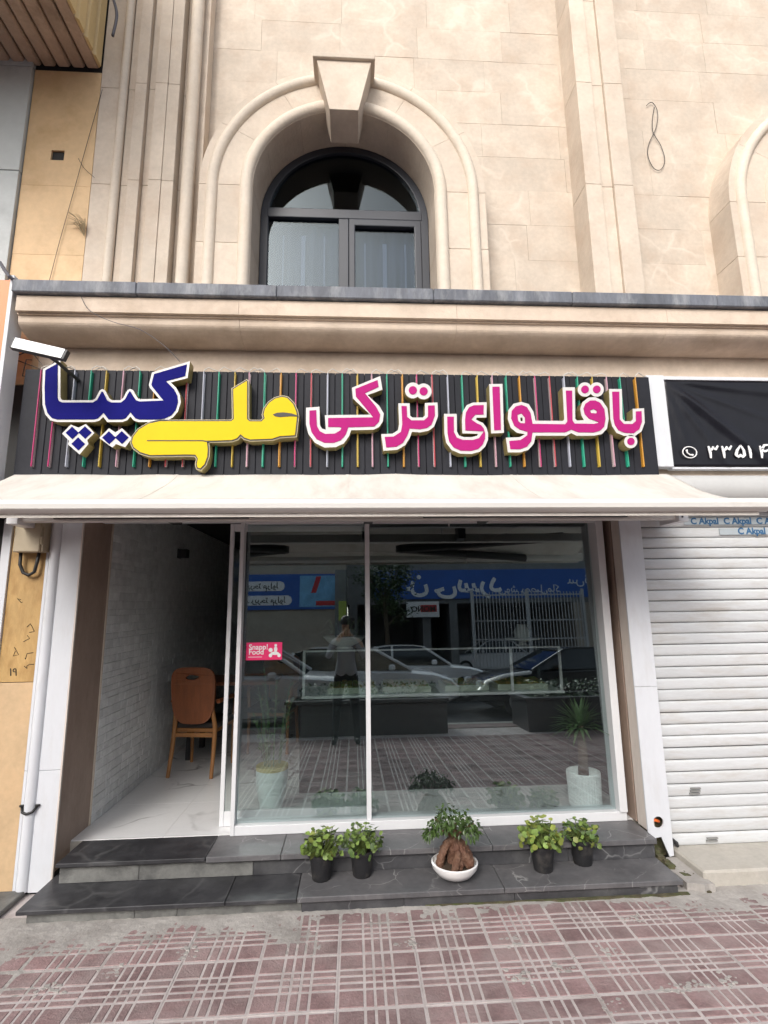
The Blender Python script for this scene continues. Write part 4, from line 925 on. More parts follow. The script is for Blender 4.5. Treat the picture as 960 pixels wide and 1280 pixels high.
# ================================================================== LEFT NEIGHBOUR BUILDING
nb = thing('neighbour_building', 'ochre and grey neighbouring building along the left edge', 'building', (-3, 3.7, 0))
YN = 3.66
xe = -2.052
MB().box(-6, xe, YN+.02, 9, -.1, 9).build('wall_core', ROOM, nb)
for a, b in ((3.3, 4.35), (4.35, 4.95), (4.95, 6.02)):
    hx = at(72, 194, YN); hole = []
    if a < hx.z < b: hole = [[(hx.x-.05, hx.z-.045), (hx.x+.05, hx.z-.045), (hx.x+.05, hx.z+.045), (hx.x-.05, hx.z+.045)]]
    xl = ax(30, 200, YN)
    MB().prism([(xl, a+.001), (xe, a+.001), (xe, b-.001), (xl, b-.001)], YN, YN+.018, 'xz', hole).build('wall_panel', OCHRE, nb)
hx = at(72, 194, YN)
for a, b in ((3.3, 5.05), (5.05, 6.02), (6.02, 7.5)):
    MB().box(-4.5, ax(30, 200, YN)-.008, YN-.03, YN+.018, a+.004, b-.004).build('wall_panel', GREYPANEL, nb, bevel=.004)
# balcony soffit of corrugated boards, yellow ribbed side
bal = MB().box(-4.5, -2.075, 1.6, YN-.001, 6.12, 7.6).build('balcony', OCHRE, nb)
SOFW = P('brown soffit board', (.42, .31, .23), .6, .15, 4, .1, 40, rand=.12, dirt=(.12, .08, .05), dscale=3)
for k in range(16):
    x1 = -2.075-.115*k
    MB().prism([(x1, 6.12), (x1-.10, 6.12), (x1-.10, 6.075), (x1-.085, 6.06), (x1-.012, 6.06), (x1, 6.075)], 1.6, YN-.002, 'xz').build('soffit_board', SOFW, bal)
for k in range(12):
    y1 = YN-.006-.13*k
    MB().prism([(-2.075, y1), (-2.052, y1-.015), (-2.052, y1-.10), (-2.075, y1-.118)], 6.06, 7.6, 'xy').build('side_rib', P('cream rib', (.62, .46, .22), .55, .08), bal)
# lower panels
zu = az(30, 853, YP)
xa, xb = ax(8, 800, YP)+.0, QXL-.003
MB().box(-2.30, xb, YP+.006, YP+.024, zu+.002, 2.30).build('wall_panel', OCHRE_W, nb, bevel=.002)
MB().box(-2.30, xb, YP+.006, YP+.024, .0, zu-.002).build('wall_panel', PEACH, nb, bevel=.002)
MB().box(-2.30, -2.062, YFA+.03, YN+.02, 2.3, 3.8).build('wall_panel', PEACH, nb)
MB().box(-2.36, -2.302, YP-.01, YP+.06, -.02, 2.30).build('door_post', WHITE, nb, bevel=.003)
MB().box(-4.5, -2.37, YP+.05, YP+.1, -.02, 2.3).build('shop_glass', FARD, nb)
MB().box(-4.5, -2.3, 3.3, YN, 2.31, 2.34).build('sign_tray', DARKM, nb)
gf = random.Random(40)
for (px, py) in ((25, 750), (38, 785), (33, 800), (36, 820), (18, 815), (37, 832)):
    c = at(px, py, YP+.005); n = gf.randint(3, 5)
    pts = [(c.x+gf.uniform(-.035, .035), YP+.005, c.z+gf.uniform(-.03, .03)) for _ in range(n)]
    MB().tube(pts, .0022, 4).build('scribble', INK, nb)
lettering('lettering', '\u06f1\u06f9', .07, (ax(11, 843, YP+.005), YP+.0045, az(14, 845, YP)), INK, nb, depth=.001)
eb = thing('electric_box', 'beige hinged electric box on the ochre wall panel', 'electric box', (-2.2, YP-.05, 2.15))
e0, e1 = at(15, 690, YP-.09), at(54, 640, YP-.09)
MB().cbox(e0.x, e1.x, YP-.09, YP+.005, e0.z, e1.z+.16, .006).build('door', BOXBE, eb)
MB().box(e1.x+.001, e1.x+.012, YP-.075, YP+.005, e0.z+.005, e1.z+.15).build('frame', BOXBE, eb)
for dz in (.05, .17): MB().tube([(e1.x+.01, YP-.09, e0.z+dz), (e1.x+.01, YP-.09, e0.z+dz+.05)], .008, 8).build('hinge', BOXBE, eb)
ub = [at(x, y, YP-.03) for x, y in ((26, 691), (25, 706), (29, 716), (36, 719), (43, 715), (46, 704), (49, 691))]
MB().tube(ub, .011, 8).build('cable_loop', WIRE, eb, smooth=True)
# orange sign edge
os_ = thing('orange_sign', 'orange sign with a white edge cut off at the left border', 'sign', (-2.5, 3.2, 3.2))
o0, o1 = at(9, 352, 3.3), at(0, 470, 3.3)
MB().box(-3.4, ax(7, 400, 3.3), 3.30, 3.42, az(5, 470, 3.3), az(5, 350, 3.3)).build('face', P('orange panel', (.72, .20, .05), .4, .05), os_)
MB().box(ax(7, 400, 3.3), ax(12, 400, 3.3), 3.295, 3.43, az(5, 600, 3.3), az(5, 344, 3.3)).build('edge', WHITE, os_, bevel=.003)
tag(MB().tube([at(0, 328, 3.4), at(6, 338, 3.3), at(12, 346, 3.25), at(20, 352, 3.28)], .012, 6).build('cable_bundle', WIREG), 'grey cable bundle at the left end of the ledge', 'cable')
# kerb stone at the left foot
tag(MB().cbox(-2.62, -1.99, 3.13, 3.60, -.01, .022, .006).build('foot_slab', RISER_L), 'grey stone slab on the ground beside the left pillar', 'slab')
# ---- wires on the walls
def wire(pts, Y, label, r=.004, mat=WIRE, cat='cable'):
    ps = [at(x, y, Y) for x, y in pts]; fine = []
    for i in range(len(ps)-1):
        p0_, p1_, p2_, p3_ = ps[max(i-1, 0)], ps[i], ps[i+1], ps[min(i+2, len(ps)-1)]
        for k in range(5):
            t = k/5; fine.append(.5*((2*p1_)+(-p0_+p2_)*t+(2*p0_-5*p1_+4*p2_-p3_)*t*t+(-p0_+3*p1_-3*p2_+p3_)*t**3))
    fine.append(ps[-1]); return tag(MB().tube(fine, r, 5).build('wall_cable', mat, smooth=True), label, cat)
wire([(808, 132), (815, 128), (822, 140), (820, 160), (811, 180), (810, 195), (817, 210), (826, 212), (831, 200), (826, 182), (816, 164), (816, 145), (818, 134)], 3.835, 'thin black cable loop hanging on the stone wall right of the pilaster', .003)
wire([(128, 112), (110, 175), (92, 240), (75, 300), (62, 350)], 3.645, 'long thin black cable slanting down the ochre wall', .0022)
wire([(98, 198), (105, 210), (118, 222)], 3.645, 'short thin cable branching on the ochre wall', .002)
wire([(100, 368), (112, 388), (140, 402), (175, 412), (205, 432), (225, 452)], 3.28, 'thin dark cable hanging across the cornice', .0022, WIREG)
wire([(142, 0), (146, 20), (141, 45)], 3.5, 'grey cable bundle beside the top of the left pilaster', .012, WIREG)
for k, (px, py) in enumerate(((283, 353), (572, 359), (776, 366))):
    c = at(px, py, 3.45)
    tag(MB().lathe([(.02, 0), (.03, .012), (.026, .03), (.008, .038)], (c.x, c.y, 3.869), 12).build('rubber_stopper', DARKM, auto=50), ('small black rubber stopper on the ledge left of the window', 'small black rubber stopper on the ledge right of the window', 'small black rubber stopper on the ledge at the right pilaster')[k], 'stopper', 'black stoppers on the ledge')
# dry grass tuft growing at the joint of the two buildings
mb = MB(); rg = random.Random(3); c = at(106, 285, 3.64)
for k in range(26):
    e = c+Vector((rg.uniform(-.14, .02), rg.uniform(-.08, 0), rg.uniform(-.02, .09))); mb.tube([c+Vector((0, 0, rg.uniform(-.07, .02))), c.lerp(e, .6)+Vector((0, 0, .015)), e], [.003, .0025, .001], 4)
tag(mb.build('dry_weed', P('dry straw', (.38, .30, .18), .9, .2)), 'dry straw weed sprouting from the joint beside the left pilaster', 'weed')

# ================================================================== POT PLANTS ON THE STEPS
def leaf_mesh():
    n = 14; v = [(0, 0, 0)]
    for k in range(n):
        a = 2*math.pi*k/n; r = .5*(1+.07*math.cos(5*a))*(.55 if k == 0 else 1)
        v.append((r*math.cos(a)-.05, r*math.sin(a), .10*(r*2)**2+.03*math.sin(5*a)))
    f = [(0, 1+k, 1+(k+1) % n) for k in range(n)]
    me = MB().add(v, f).mesh('leaf', LEAF, True); return me
LM = leaf_mesh()
LEAFY = P('pale geranium leaf', (.24, .28, .065), .5, .2, 30, .1, 60, rand=.3, spec=.4); LEAFD = P('dull geranium leaf', (.085, .14, .04), .5, .25, 30, .1, 60, rand=.35, spec=.4)
LMS = [LM, LM.copy(), LM.copy()]
LMS[1].materials[0] = LEAFY; LMS[2].materials[0] = LEAFD
def geranium(x, y, z, label, seed, rad=.128, n=135, hgt=.18):
    t = thing('potted_geranium', label, 'potted plant', (x, y, z), 'potted geraniums on the step'); rg = random.Random(seed)
    MB().lathe([(.054, 0), (.056, .004), (.072, .128), (.081, .13), (.082, .148), (.076, .149), (.072, .124), (.001, .12)], (x, y, z+.001), 24).build('pot', POTBLK, t, auto=40)
    MB().lathe([(.07, .12), (.04, .126), (.001, .13)], (x, y, z), 14).build('soil', SOIL, t)
    stems = MB(); c = Vector((x, y, z+hgt))
    for k in range(n):
        a = rg.uniform(0, 6.283); el = math.asin(rg.uniform(-.45, 1)); d = Vector((math.cos(a)*math.cos(el), math.sin(a)*math.cos(el), math.sin(el)*.78))
        p = c+d*rad*rg.uniform(.55, 1.05); s = rg.uniform(.026, .044)
        s *= (1, .9, 1.12, .85)[seed-1]; o = link('leaf', rg.choice(([LMS[0]]*3+[LMS[1]], [LMS[0], LMS[2]], [LMS[1], LMS[0]], [LMS[2], LMS[0], LMS[2], LMS[1]])[seed-1]), t, p); o.scale = (s, s*rg.uniform(.85, 1.1), s)
        nrm = (d+Vector((0, -.35, .75))+Vector((rg.uniform(-.4, .4), rg.uniform(-.4, .4), rg.uniform(-.2, .4)))).normalized()
        q = nrm.to_track_quat('Z', 'Y').to_euler(); o.rotation_euler = (q.x, q.y, q.z+rg.uniform(0, 6))
        if k % 2 == 0: stems.tube([(x+rg.uniform(-.02, .02), y+rg.uniform(-.02, .02), z+.11), (c.x+d.x*rad*.35, c.y+d.y*rad*.35, z+.16), tuple(p)], [.0035, .003, .002], 5)
    stems.build('stems', STEM, t)
    return t
geranium(-.20, 3.455, S1, 'leafy geranium in a black pot, leftmost on the lower step', 1)
geranium(.045, 3.475, S1, 'leafy geranium in a black pot between the leftmost plant and the bonsai', 2)
geranium(1.155, 3.44, S1, 'bushy geranium in a black pot just right of the bonsai', 3, .136, 140)
geranium(1.43, 3.50, S1, 'leafy geranium in a black pot, rightmost on the lower step', 4, .122, 115, .16)
bo = thing('bonsai_ficus', 'ficus bonsai with swollen brown roots in a white bowl', 'bonsai', (.60, 3.40, S1))
bx, by = .60, 3.40
MB().lathe([(.055, 0), (.062, .006), (.105, .025), (.135, .06), (.14, .085), (.131, .09), (.124, .075), (.001, .07)], (bx, by, S1+.001), 36).build('bowl', POTWH, bo, auto=40)
MB().lathe([(.124, .072), (.09, .084), (.001, .09)], (bx, by, S1), 16).build('soil', SOIL, bo)
rg = random.Random(11); mb = MB()
for k in range(9):
    a = 2*math.pi*k/9+rg.uniform(-.25, .25); r0 = rg.uniform(.075, .11); w = rg.uniform(-.5, .5)
    mb.tube([(bx+r0*1.05*math.cos(a), by+r0*1.05*math.sin(a), S1+.06), (bx+r0*math.cos(a+w*.5), by+r0*math.sin(a+w*.5), S1+.105), (bx+r0*.78*math.cos(a+w), by+r0*.78*math.sin(a+w), S1+.155), (bx+r0*.4*math.cos(a+w), by+r0*.4*math.sin(a+w), S1+.195), (bx+.012*math.cos(a), by+.012*math.sin(a), S1+.215)], [rg.uniform(.010, .020), rg.uniform(.018, .036), rg.uniform(.016, .03), .020, .014], 9)
mb.tube([(bx, by, S1+.08), (bx+.005, by, S1+.15), (bx, by, S1+.20), (bx+.01, by, S1+.30)], [.045, .045, .025, .012], 9)
for k in range(7):
    a = rg.uniform(0, 6.28); mb.tube([(bx+.005, by, S1+.2), (bx+.06*math.cos(a), by+.06*math.sin(a), S1+.26), (bx+.13*math.cos(a), by+.13*math.sin(a), S1+.30)], [.010, .006, .003], 6)
tr = mb.build('trunk', BARK, bo)
md = tr.modifiers.new('merge', 'REMESH'); md.mode = 'VOXEL'; md.voxel_size = .004; md.use_smooth_shade = True
tx_ = bpy.data.textures.new('knots', 'CLOUDS'); tx_.noise_scale = .02; tx_.noise_depth = 3
md = tr.modifiers.new('knots', 'DISPLACE'); md.texture = tx_; md.strength = .02; md.mid_level = .5; md.texture_coords = 'GLOBAL'
mb = MB(); clumps = [(0, 0, .31, .09), (-.15, -.02, .25, .035)]+[(.105*math.cos(k*.9), .085*math.sin(k*.9), .27+.05*((k*7) % 3)/2, .062) for k in range(7)]
for k in range(620):
    a = rg.uniform(0, 6.283); el = math.asin(rg.uniform(-.6, 1)); rr = rg.uniform(.3, 1)**.6
    ball = rg.choice(clumps)
    c = Vector((bx+ball[0]+ball[3]*rr*math.cos(a)*math.cos(el), by+ball[1]+ball[3]*rr*math.sin(a)*math.cos(el), S1+ball[2]+ball[3]*.9*rr*math.sin(el)))
    d = Vector((math.cos(a)*.7+rg.uniform(-.6, .6), math.sin(a)*.7+rg.uniform(-.6, .6), rg.uniform(-1.6, .1))).normalized()*rg.uniform(.026, .042); s = d.cross(Vector((rg.uniform(-.6, .6), rg.uniform(-.6, .6), 1))).normalized()*.0085
    m = c+d*.45+Vector((0, 0, .004))
    mb.add([c, m+s, c+d, m-s, m-Vector((0, 0, .004))], [(0, 1, 4), (1, 2, 4), (2, 3, 4), (3, 0, 4)])
f = mb.build('foliage', LEAF2, bo); f['kind'] = 'stuff'

# ================================================================== THE STREET BEHIND THE CAMERA (seen in the glass)
def planter(x0, x1, y0, y1, h, label, seed):
    t = thing('stone_planter', label, 'planter', ((x0+x1)/2, (y0+y1)/2, 0), 'stone planters on the pavement'); rg = random.Random(seed)
    MB().prism([(x0, y0), (x1, y0), (x1, y1), (x0, y1)], -.02, h-.05, 'xy', [[(x0+.07, y0+.07), (x1-.07, y0+.07), (x1-.07, y1-.07), (x0+.07, y1-.07)]]).build('body', PLANTER, t, bevel=.006)
    MB().prism([(x0-.03, y0-.03), (x1+.03, y0-.03), (x1+.03, y1+.03), (x0-.03, y1+.03)], h-.049, h, 'xy', [[(x0+.1, y0+.1), (x1-.1, y0+.1), (x1-.1, y1-.1), (x0+.1, y1-.1)]]).build('rim', PLANTER, t, bevel=.006)
    MB().box(x0+.08, x1-.08, y0+.08, y1-.08, 0, h-.08).build('soil', SOIL, t)
    mb = MB()
    for k in range(900):
        c = Vector((rg.uniform(x0+.15, x1-.15), rg.uniform(y0+.15, y1-.15), h-.08+rg.random()**1.3*.30)); d = Vector((rg.uniform(-1, 1), rg.uniform(-1, 1), rg.uniform(-.2, 1))).normalized()*.06; s = d.cross(Vector((rg.uniform(-1, 1), .3, 1))).normalized()*.018
        mb.add([c, c+d*.5+s, c+d, c+d*.5-s], [(0, 1, 2, 3)])
    sfo = mb.build('shrubs', LEAF3, t); sfo['kind'] = 'stuff'
planter(-1.07, 1.48, -1.72, -.95, .52, 'long dark granite planter with low shrubs mirrored left of centre', 1)
planter(2.75, 4.6, -1.72, -.85, .50, 'dark granite planter mirrored at the right of the window', 2)
# ---- cars
def car(label, x, y, paint, L=4.3, W=1.72, H=1.48, kind='hatch', face=1):
    """length along x, nose towards +x when face is 1; ground at z = -.15"""
    t = thing('parked_car', label, 'car', (x, y, -.15), 'cars parked along the kerb'); g = -.15; s = face; l = L/2
    def X(u): return x+s*(u*L-l)
    if kind == 'suv': low = [(0, .42), (.005, .80), (.02, .98), (.30, 1.02), (.72, 1.0), (.86, .95), (.97, .82), (1.0, .62), (1.0, .36), (.9, .24), (.1, .24)]; roof = [(.03, 1.0), (.08, H-.06), (.16, H), (.50, H), (.58, H-.05), (.745, 1.0)]
    elif kind == 'hatch': low = [(0, .40), (.0, .72), (.02, .92), (.30, .96), (.70, .93), (.86, .86), (.96, .72), (1.0, .55), (.995, .33), (.92, .2), (.08, .2)]; roof = [(.02, .93), (.075, H-.10), (.17, H), (.44, H), (.53, H-.05), (.735, .93)]
    else: low = [(0, .42), (.0, .78), (.03, .92), (.17, .94), (.30, .95), (.70, .92), (.86, .85), (.96, .72), (1.0, .55), (.995, .33), (.92, .2), (.08, .2)]; roof = [(.14, .93), (.27, H-.04), (.34, H), (.50, H), (.56, H-.04), (.73, .92)]
    mb = MB(); secs = ((-1, .80), (-.9, .94), (-.72, 1), (.72, 1), (.9, .94), (1, .80)); pts = []
    n = len(low)
    for (wv, sc) in secs:
        for (u, z) in low:
            k = .97 if abs(wv) > .95 else 1; zz = .5+(z-.5)*(.86 if abs(wv) > .95 else (.97 if abs(wv) > .8 else 1)); uu = .5+(u-.5)*k
            pts.append((X(uu), y+wv*W/2, g+zz))
    f = []
    for a in range(len(secs)-1):
        for i in range(n): f.append((a*n+i, a*n+(i+1) % n, (a+1)*n+(i+1) % n, (a+1)*n+i))
    f += [tuple(range(n)), tuple(reversed(range((len(secs)-1)*n, len(secs)*n)))]
    mb.add(pts, f).build('body', paint, t, auto=40)
    # greenhouse: painted roof shell over dark glass
    def house(sc, w0, w1, dz, mat, name, cap):
        m = MB(); k = len(roof); v = []
        for sd_ in (-1, 1):
            for (u, z) in roof:
                hh = (z-.92)/(H-.92); ww = (w0+(w1-w0)*max(hh, 0))*W/2; v.append((X(.38+(u-.38)*sc), y+sd_*ww, g+z+dz*hh))
        ff = [(i, (i+1) % k, k+(i+1) % k, k+i) for i in range(k)]+[tuple(range(k)), tuple(reversed(range(k, 2*k)))]
        return m.add(v, ff).build(name, mat, t, auto=30)
    house(1.0, .93, .74, 0, CARGL, 'windows', 0)
    m = MB(); top = [(u, z) for u, z in roof if z > H-.08]; k = len(top); v = []
    for sd_ in (-.76, .76):
        for (u, z) in top: v.append((X(u), y+sd_*W/2, g+z+.012))
    m.add(v, [(i, i+1, k+i+1, k+i) for i in range(k-1)]).build('roof', paint, t, solid=.02)
    for sd_ in (-1, 1):
        for a, b in ((0, 1), (len(roof)-1, len(roof)-2)):
            m = MB(); pa, pb = roof[a], roof[b]
            m.tube([(X(pa[0]), y+sd_*.93*W/2, g+pa[1]), (X(pb[0]), y+sd_*.77*W/2, g+pb[1]+.01)], .035, 6); m.build('roof_pillar', paint, t)
        um = .36; m = MB().tube([(X(um), y+sd_*.935*W/2, g+.95), (X(um), y+sd_*.765*W/2, g+H)], .03, 6).build('roof_pillar', paint, t)
        for u in (.19, .81):
            wv = y+sd_*(W/2-.09)
            wh = MB().tube([(X(u), wv-.1, g+.31), (X(u), wv+.1, g+.31)], .315, 28).build('wheel', TYRE, t, auto=40)
            MB().tube([(X(u), wv+sd_*.09-.012, g+.31), (X(u), wv+sd_*.09+.024, g+.31)], .21, 24).build('rim', RIM, wh, auto=40)
        MB().cbox(min(X(.955), X(.99)), max(X(.955), X(.99)), y+sd_*W*.36-.14, y+sd_*W*.36+.14, g+.60, g+.72, .02).build('headlight', LAMPW, t)
        MB().cbox(min(X(-.004), X(.03)), max(X(-.004), X(.03)), y+sd_*W*.38-.1, y+sd_*W*.38+.1, g+.70, g+.90, .02).build('tail_lamp', LAMPR, t)
        mx_ = X(.62); MB().cbox(mx_-.07, mx_+.07, y+sd_*(W/2+.08)-.07, y+sd_*(W/2+.08)+.07, g+.93, g+1.06, .03).build('mirror', paint, t)
    return t
car('silver car parked behind the left planter in the reflection', -2.0, -3.0, CARS, 4.45, 1.8, 1.52, 'suv', 1)
car('white hatchback with its nose right of the silver car in the reflection', .35, -5.0, CARW, 4.0, 1.7, 1.42, 'hatch', 1)
car('white car behind the hatchback in the reflection', 1.6, -7.2, CARW, 4.2, 1.7, 1.42, 'sedan', 1)
car('black car parked at the right in the reflection', 4.75, -4.2, CARB, 4.4, 1.75, 1.34, 'sedan', -1)
car('white car standing in the far garage opening', 6.3, -17.0, CARW, 4.2, 1.7, 1.45, 'sedan', -1)
# ---- buildings across the street
fa = thing('beige_shop_block', 'beige building with a blue banner across the street, left in the reflection', 'building', (-8, -13, 0))
MB().box(-24, -.35, -20, -13.2, -.1, 7.4).build('wall', FARW, fa)
MB().box(-.75, -.3, -13.6, -13.0, -.1, 4.2).build('pier', FARG, fa)
for k in range(5): MB().box(-4.9-3.6*k, -2.2-3.6*k, -13.21, -13.16, 4.6, 6.4).build('window', FARD, fa)
MB().box(-.6, -.3, -13.0, -12.9, 2.2, 2.95).build('notice_board', P('lime sheet', (.45, .55, .1), .6), fa)
b1 = thing('blue_banner', 'long blue banner with white text strips on the beige block', 'banner', (-5, -13.1, 3.2))
MB().box(-12, -.45, -13.17, -13.10, 2.66, 4.05).build('panel', BLUEB, b1)
MB().box(-2.15, -.5, -13.098, -13.088, 2.75, 3.98).build('photo_print', SKYB, b1)
for x0, x1, z in ((-9.5, -2.75, 3.58), (-9.5, -2.45, 3.02)):
    c = [(x0, z-.19), (x1-.19, z-.19)]+[(x1-.19+.19*math.cos(a), z+.19*math.sin(a)) for a in [-math.pi/2+math.pi*k/8 for k in range(1, 9)]]+[(x0, z+.19)]
    st_ = MB().prism(c, -13.098, -13.085, 'xz').build('text_strip', PRINTW, b1)
    lettering('lettering', '\ufedf\ufeee\ufe8d\ufeae\ufee1 \ufe97\ufea4\ufeae\ufbfe\ufeae \ufeb3\ufbfd \ufe97\ufee4\ufe8e\ufeb3 \ufe91\ufe8e\ufeb7\ufbfe\ufea9', .32, (x1-.25, -13.083, z-.09), INK, st_, rotz=180, depth=.003, bold=.006)
MB().box(-1.5, -.62, -13.086, -13.08, 2.80, 2.98).build('red_print', REDP, b1); MB().prism([(-1.7, 3.3), (-1.5, 3.3), (-1.3, 3.95), (-1.5, 3.95)], -13.086, -13.08, 'xz').build('red_print', REDP, b1)
fbk = thing('low_shop_row', 'low row of dark shop openings across the street, right in the reflection', 'building', (9, -15, 0))
MB().box(-.3, 30, -21, -19, -.1, 5.0).box(-.3, 30, -19, -15.2, 2.95, 5.0).build('wall', FARG, fbk)
for x in (-.2, 3.0, 4.2, 11.5, 16, 21): MB().box(x, x+.35, -19, -15.2, -.1, 2.95).build('pier', FARG, fbk)
MB().box(9.8, 30, -19, -15.19, -.1, 2.93).build('shop_wall', FARW, fbk)
MB().prism([(7.2, 5.001), (13, 5.001), (11, 5.7), (9, 5.9)], -19, -16, 'xz').build('roof_gable', FARW, fbk)
b2 = thing('blue_shop_sign', 'blue shop sign band with white Persian letters across the street', 'sign', (7, -15.1, 3.6))
MB().box(.9, 16, -15.19, -15.1, 3.15, 4.42).build('panel', BLUEB, b2)
lettering('lettering', '\ufea9\ufead\ufeb3\ufbfd', 1.25, (6.6, -15.085, 3.45), PRINTW, b2, rotz=180, depth=.01, bold=.03)
lettering('lettering', '\ufee6', 1.25, (3.3, -15.085, 3.55), PRINTW, b2, rotz=180, depth=.01, bold=.03)
lettering('lettering', '\ufebb\ufee4\ufeae \ufeb7\ufeee\ufbfd', .45, (8.3, -15.085, 3.4), PRINTW, b2, rotz=180, depth=.005)
lettering('lettering', '\ufedb\ufe8e\ufee3\ufede', .45, (9.2, -15.085, 3.4), PRINTW, b2, rotz=180, depth=.005)
lettering('lettering', '\ufedb\ufe8e\ufead\ufeed\ufe8d\ufee7\ufeb2', .6, (11.6, -15.085, 3.75), PRINTW, b2, rotz=180, depth=.005)
ms = thing('mono_sign', 'small white sign with dark letters below the blue band', 'sign', (2.9, -14.6, 2.6))
MB().box(2.25, 3.65, -14.75, -14.6, 2.35, 3.0).build('panel', PRINTW, ms); MB().box(2.85, 3.55, -14.598, -14.59, 2.56, 2.86).build('red_field', REDP, ms)
lettering('lettering', 'MONO', .33, (3.5, -14.585, 2.58), INK, ms, rotz=180, depth=.004, bold=.008)
gt = thing('bar_gate', 'tall white steel bar gate across the street', 'gate', (7, -13.8, 0))
for z in (.25, 1.35, 2.1, 3.15): MB().box(4.9, 9.6, -13.83, -13.77, z, z+.05).build('rail', GATE, gt)
for k in range(34): x = 4.95+.138*k; MB().box(x, x+.028, -13.765, -13.735, .05, 3.3).build('bar', GATE, gt)
for x in (4.86, 7.2, 9.6): MB().box(x, x+.1, -13.86, -13.86+.1, -.02, 3.4).build('post', GATE, gt)
# ---- trees
def tree(x, y, h, rad, seed, label, n=3000):
    rg = random.Random(seed); t = thing('street_tree', label, 'tree', (x, y, -.02), 'street trees across the road')
    mb = MB().tube([(x, y, -.05), (x+.05, y, h*.3), (x-.03, y+.04, h*.55), (x, y, h*.8)], [.12, .09, .07, .03], 8)
    tips = []
    for k in range(9):
        a = rg.uniform(0, 6.28); z0 = h*rg.uniform(.4, .65); e = Vector((x+rad*.7*math.cos(a), y+rad*.7*math.sin(a), z0+h*rg.uniform(.1, .35))); tips.append(e)
        mb.tube([(x, y, z0), (Vector((x, y, z0)).lerp(e, .5)+Vector((0, 0, .1))), e], [.045, .03, .012], 6)
    mb.build('trunk', TRUNK, t)
    cl = tips+[Vector((x, y, h*.9))]+[Vector((x+rg.uniform(-rad, rad)*.6, y+rg.uniform(-rad, rad)*.6, h*rg.uniform(.6, .95))) for _ in range(8)]
    m = MB()
    for k in range(n):
        c = rg.choice(cl)+Vector((rg.gauss(0, rad*.22), rg.gauss(0, rad*.22), rg.gauss(0, rad*.18))); d = Vector((rg.uniform(-1, 1), rg.uniform(-1, 1), rg.uniform(-.6, .6))).normalized()*.13; s = d.cross(Vector((rg.uniform(-1, 1), rg.uniform(-1, 1), 1))).normalized()*.04
        m.add([c, c+d*.5+s, c+d, c+d*.5-s], [(0, 1, 2, 3)])
    f = m.build('crown', TREEL, t)
tree(1.2, -12.0, 4.6, 1.1, 1, 'small leafy street tree in front of the blue sign band')
tree(11.0, -13.0, 4.2, 1.0, 2, 'street tree at the far right of the reflection', 2000)
# ---- people
def person(name, label, loc, joints, radii, edges, mats, heads, hair=True):
    """one continuous skinned body; joints relative to loc"""
    me = bpy.data.meshes.new('body'); me.from_pydata([Vector(j) for j in joints], edges, []); o = bpy.data.objects.new('body', me); COL.objects.link(o)
    md = o.modifiers.new('skin', 'SKIN'); md.use_smooth_shade = True
    for i, r in enumerate(radii): me.skin_vertices[0].data[i].radius = r if isinstance(r, tuple) else (r, r)
    me.skin_vertices[0].data[0].use_root = True
    sb = o.modifiers.new('sub', 'SUBSURF'); sb.levels = 2; sb.render_levels = 2
    dg = bpy.context.evaluated_depsgraph_get(); m2 = bpy.data.meshes.new_from_object(o.evaluated_get(dg)); bpy.data.objects.remove(o)
    for m in mats: m2.materials.append(m)
    for p in m2.polygons:
        c = p.center
        hand = any((c-Vector(joints[i])).length < .12 for i in heads['hands'])
        p.material_index = 2 if (c.z > heads['neck'] or hand) else (1 if c.z < heads['waist'] else 0)
        if c.z < .09: p.material_index = 3
    m2.shade_smooth()
    t = thing(name, label, 'person', loc); link('body', m2, t, (0, 0, 0)).matrix_parent_inverse = Matrix.Identity(4)
    hz = heads['head']
    hd = MB()
    for i in range(9):
        for j in range(16):
            th_, ph = math.pi*i/8*.62, 2*math.pi*j/16; hd.v.append((hz[0]+.088*math.sin(th_)*math.cos(ph), hz[1]-.012+.105*math.sin(th_)*math.sin(ph), hz[2]+.03+.105*math.cos(th_)))
    for i in range(8):
        for j in range(16): hd.f.append((i*16+j, i*16+(j+1) % 16, (i+1)*16+(j+1) % 16, (i+1)*16+j)); hd.mi.append(0)
    hd.build('hair', HAIR, t, smooth=True).matrix_parent_inverse = Matrix.Identity(4)
    for sx in (-.03, .03):
        MB().lathe([(.001, -.009), (.009, -.004), (.009, .004), (.001, .009)], (hz[0]+sx, hz[1]+heads['front']*.088, hz[2]+.01), 8).build('eye', HAIR, t).matrix_parent_inverse = Matrix.Identity(4)
    return t
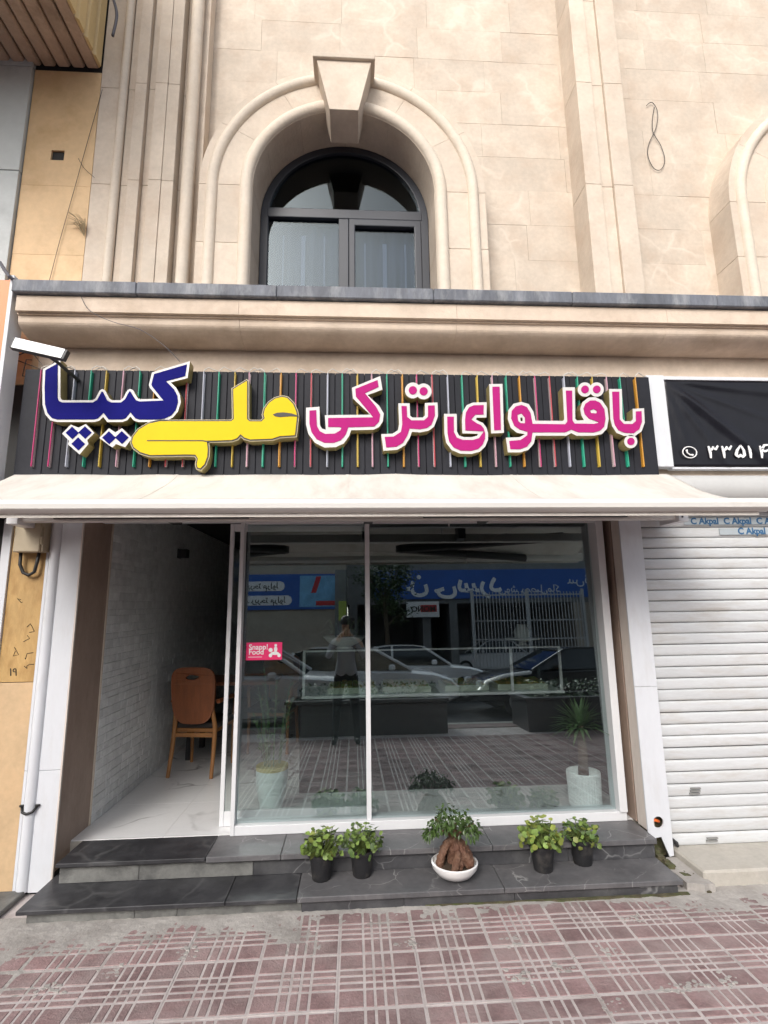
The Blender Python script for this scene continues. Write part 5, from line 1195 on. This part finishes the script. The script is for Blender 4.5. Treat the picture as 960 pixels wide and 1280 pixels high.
def body(arm_l, arm_r, f=1, stance=.1):
    J = [(0, 0, .96), (0, .01, 1.12), (0, 0, 1.28), (0, -.01, 1.42), (0, 0, 1.52), (0, .015*f, 1.60), (0, .03*f, 1.68), (0, .02*f, 1.75), (0, .10*f, 1.65)]
    Rr = [(.155, .11), (.145, .105), (.165, .12), (.13, .10), .055, (.065, .075), (.075, .09), (.06, .07), .018]
    E_ = [(0, 1), (1, 2), (2, 3), (3, 4), (4, 5), (5, 6), (6, 7), (5, 8)]
    for s, arm in ((-1, arm_l), (1, arm_r)):
        b = len(J); J += [(s*.19, -.01, 1.41), arm[0], arm[1], arm[2]]; Rr += [.065, .048, .036, (.03, .036)]; E_ += [(3, b), (b, b+1), (b+1, b+2), (b+2, b+3)]
        hnd = b+3
        base = Vector(arm[2]); dirv = (Vector(arm[2])-Vector(arm[1])).normalized(); sidev = dirv.cross(Vector((0, 0, 1)))
        sidev = Vector((1, 0, 0)) if sidev.length < .2 else sidev.normalized()
        for q in range(4):
            i = len(J); p = base+dirv*.045+sidev*(.028-.0185*q); l = (.06, .07, .065, .05)[q]
            J += [tuple(p), tuple(p+dirv*l*.55), tuple(p+dirv*l+Vector((0, .0, -.012)))]; Rr += [.010, .009, .008]; E_ += [(hnd, i), (i, i+1), (i+1, i+2)]
        i = len(J); p = base+sidev*.035+dirv*.01; J += [tuple(p), tuple(p+sidev*.02+dirv*.035)]; Rr += [.011, .009]; E_ += [(hnd, i), (i, i+1)]
    for s in (-1, 1):
        b = len(J); J += [(s*.10, 0, .90), (s*(stance*.6+.05), .01*f, .50), (s*stance*1.15, -.02*f, .10), (s*stance*1.15, .02*f, .045), (s*(stance*1.2+.01), .15*f, .035)]
        Rr += [(.092, .10), (.062, .068), (.045, .05), (.045, .05), (.045, .035)]; E_ += [(0, b), (b, b+1), (b+1, b+2), (b+2, b+3), (b+3, b+4)]
    return J, Rr, E_
J, Rr, E_ = body(((-.27, .08, 1.20), (-.14, .24, 1.42), (-.055, .25, 1.53)), ((.27, .08, 1.20), (.14, .24, 1.42), (.055, .25, 1.53)), 1, .14)
person('person', 'photographer in grey jacket and dark trousers raising a phone, mirrored in the glass', (-.12, -.33, 0), J, Rr, E_, [JACKET, TROUS, SKIN, SHOE], {'neck': 1.505, 'waist': .95, 'hands': [12, 27], 'head': (0, .03, 1.68), 'front': 1})
tag(MB().cbox(-.075, .01, -.052, -.044, 1.60, 1.765, .003).build('mobile_phone', DARKM), 'black mobile phone held up by the photographer', 'phone')
for o in bpy.data.objects:
    if '_w' in o: del o['_w']
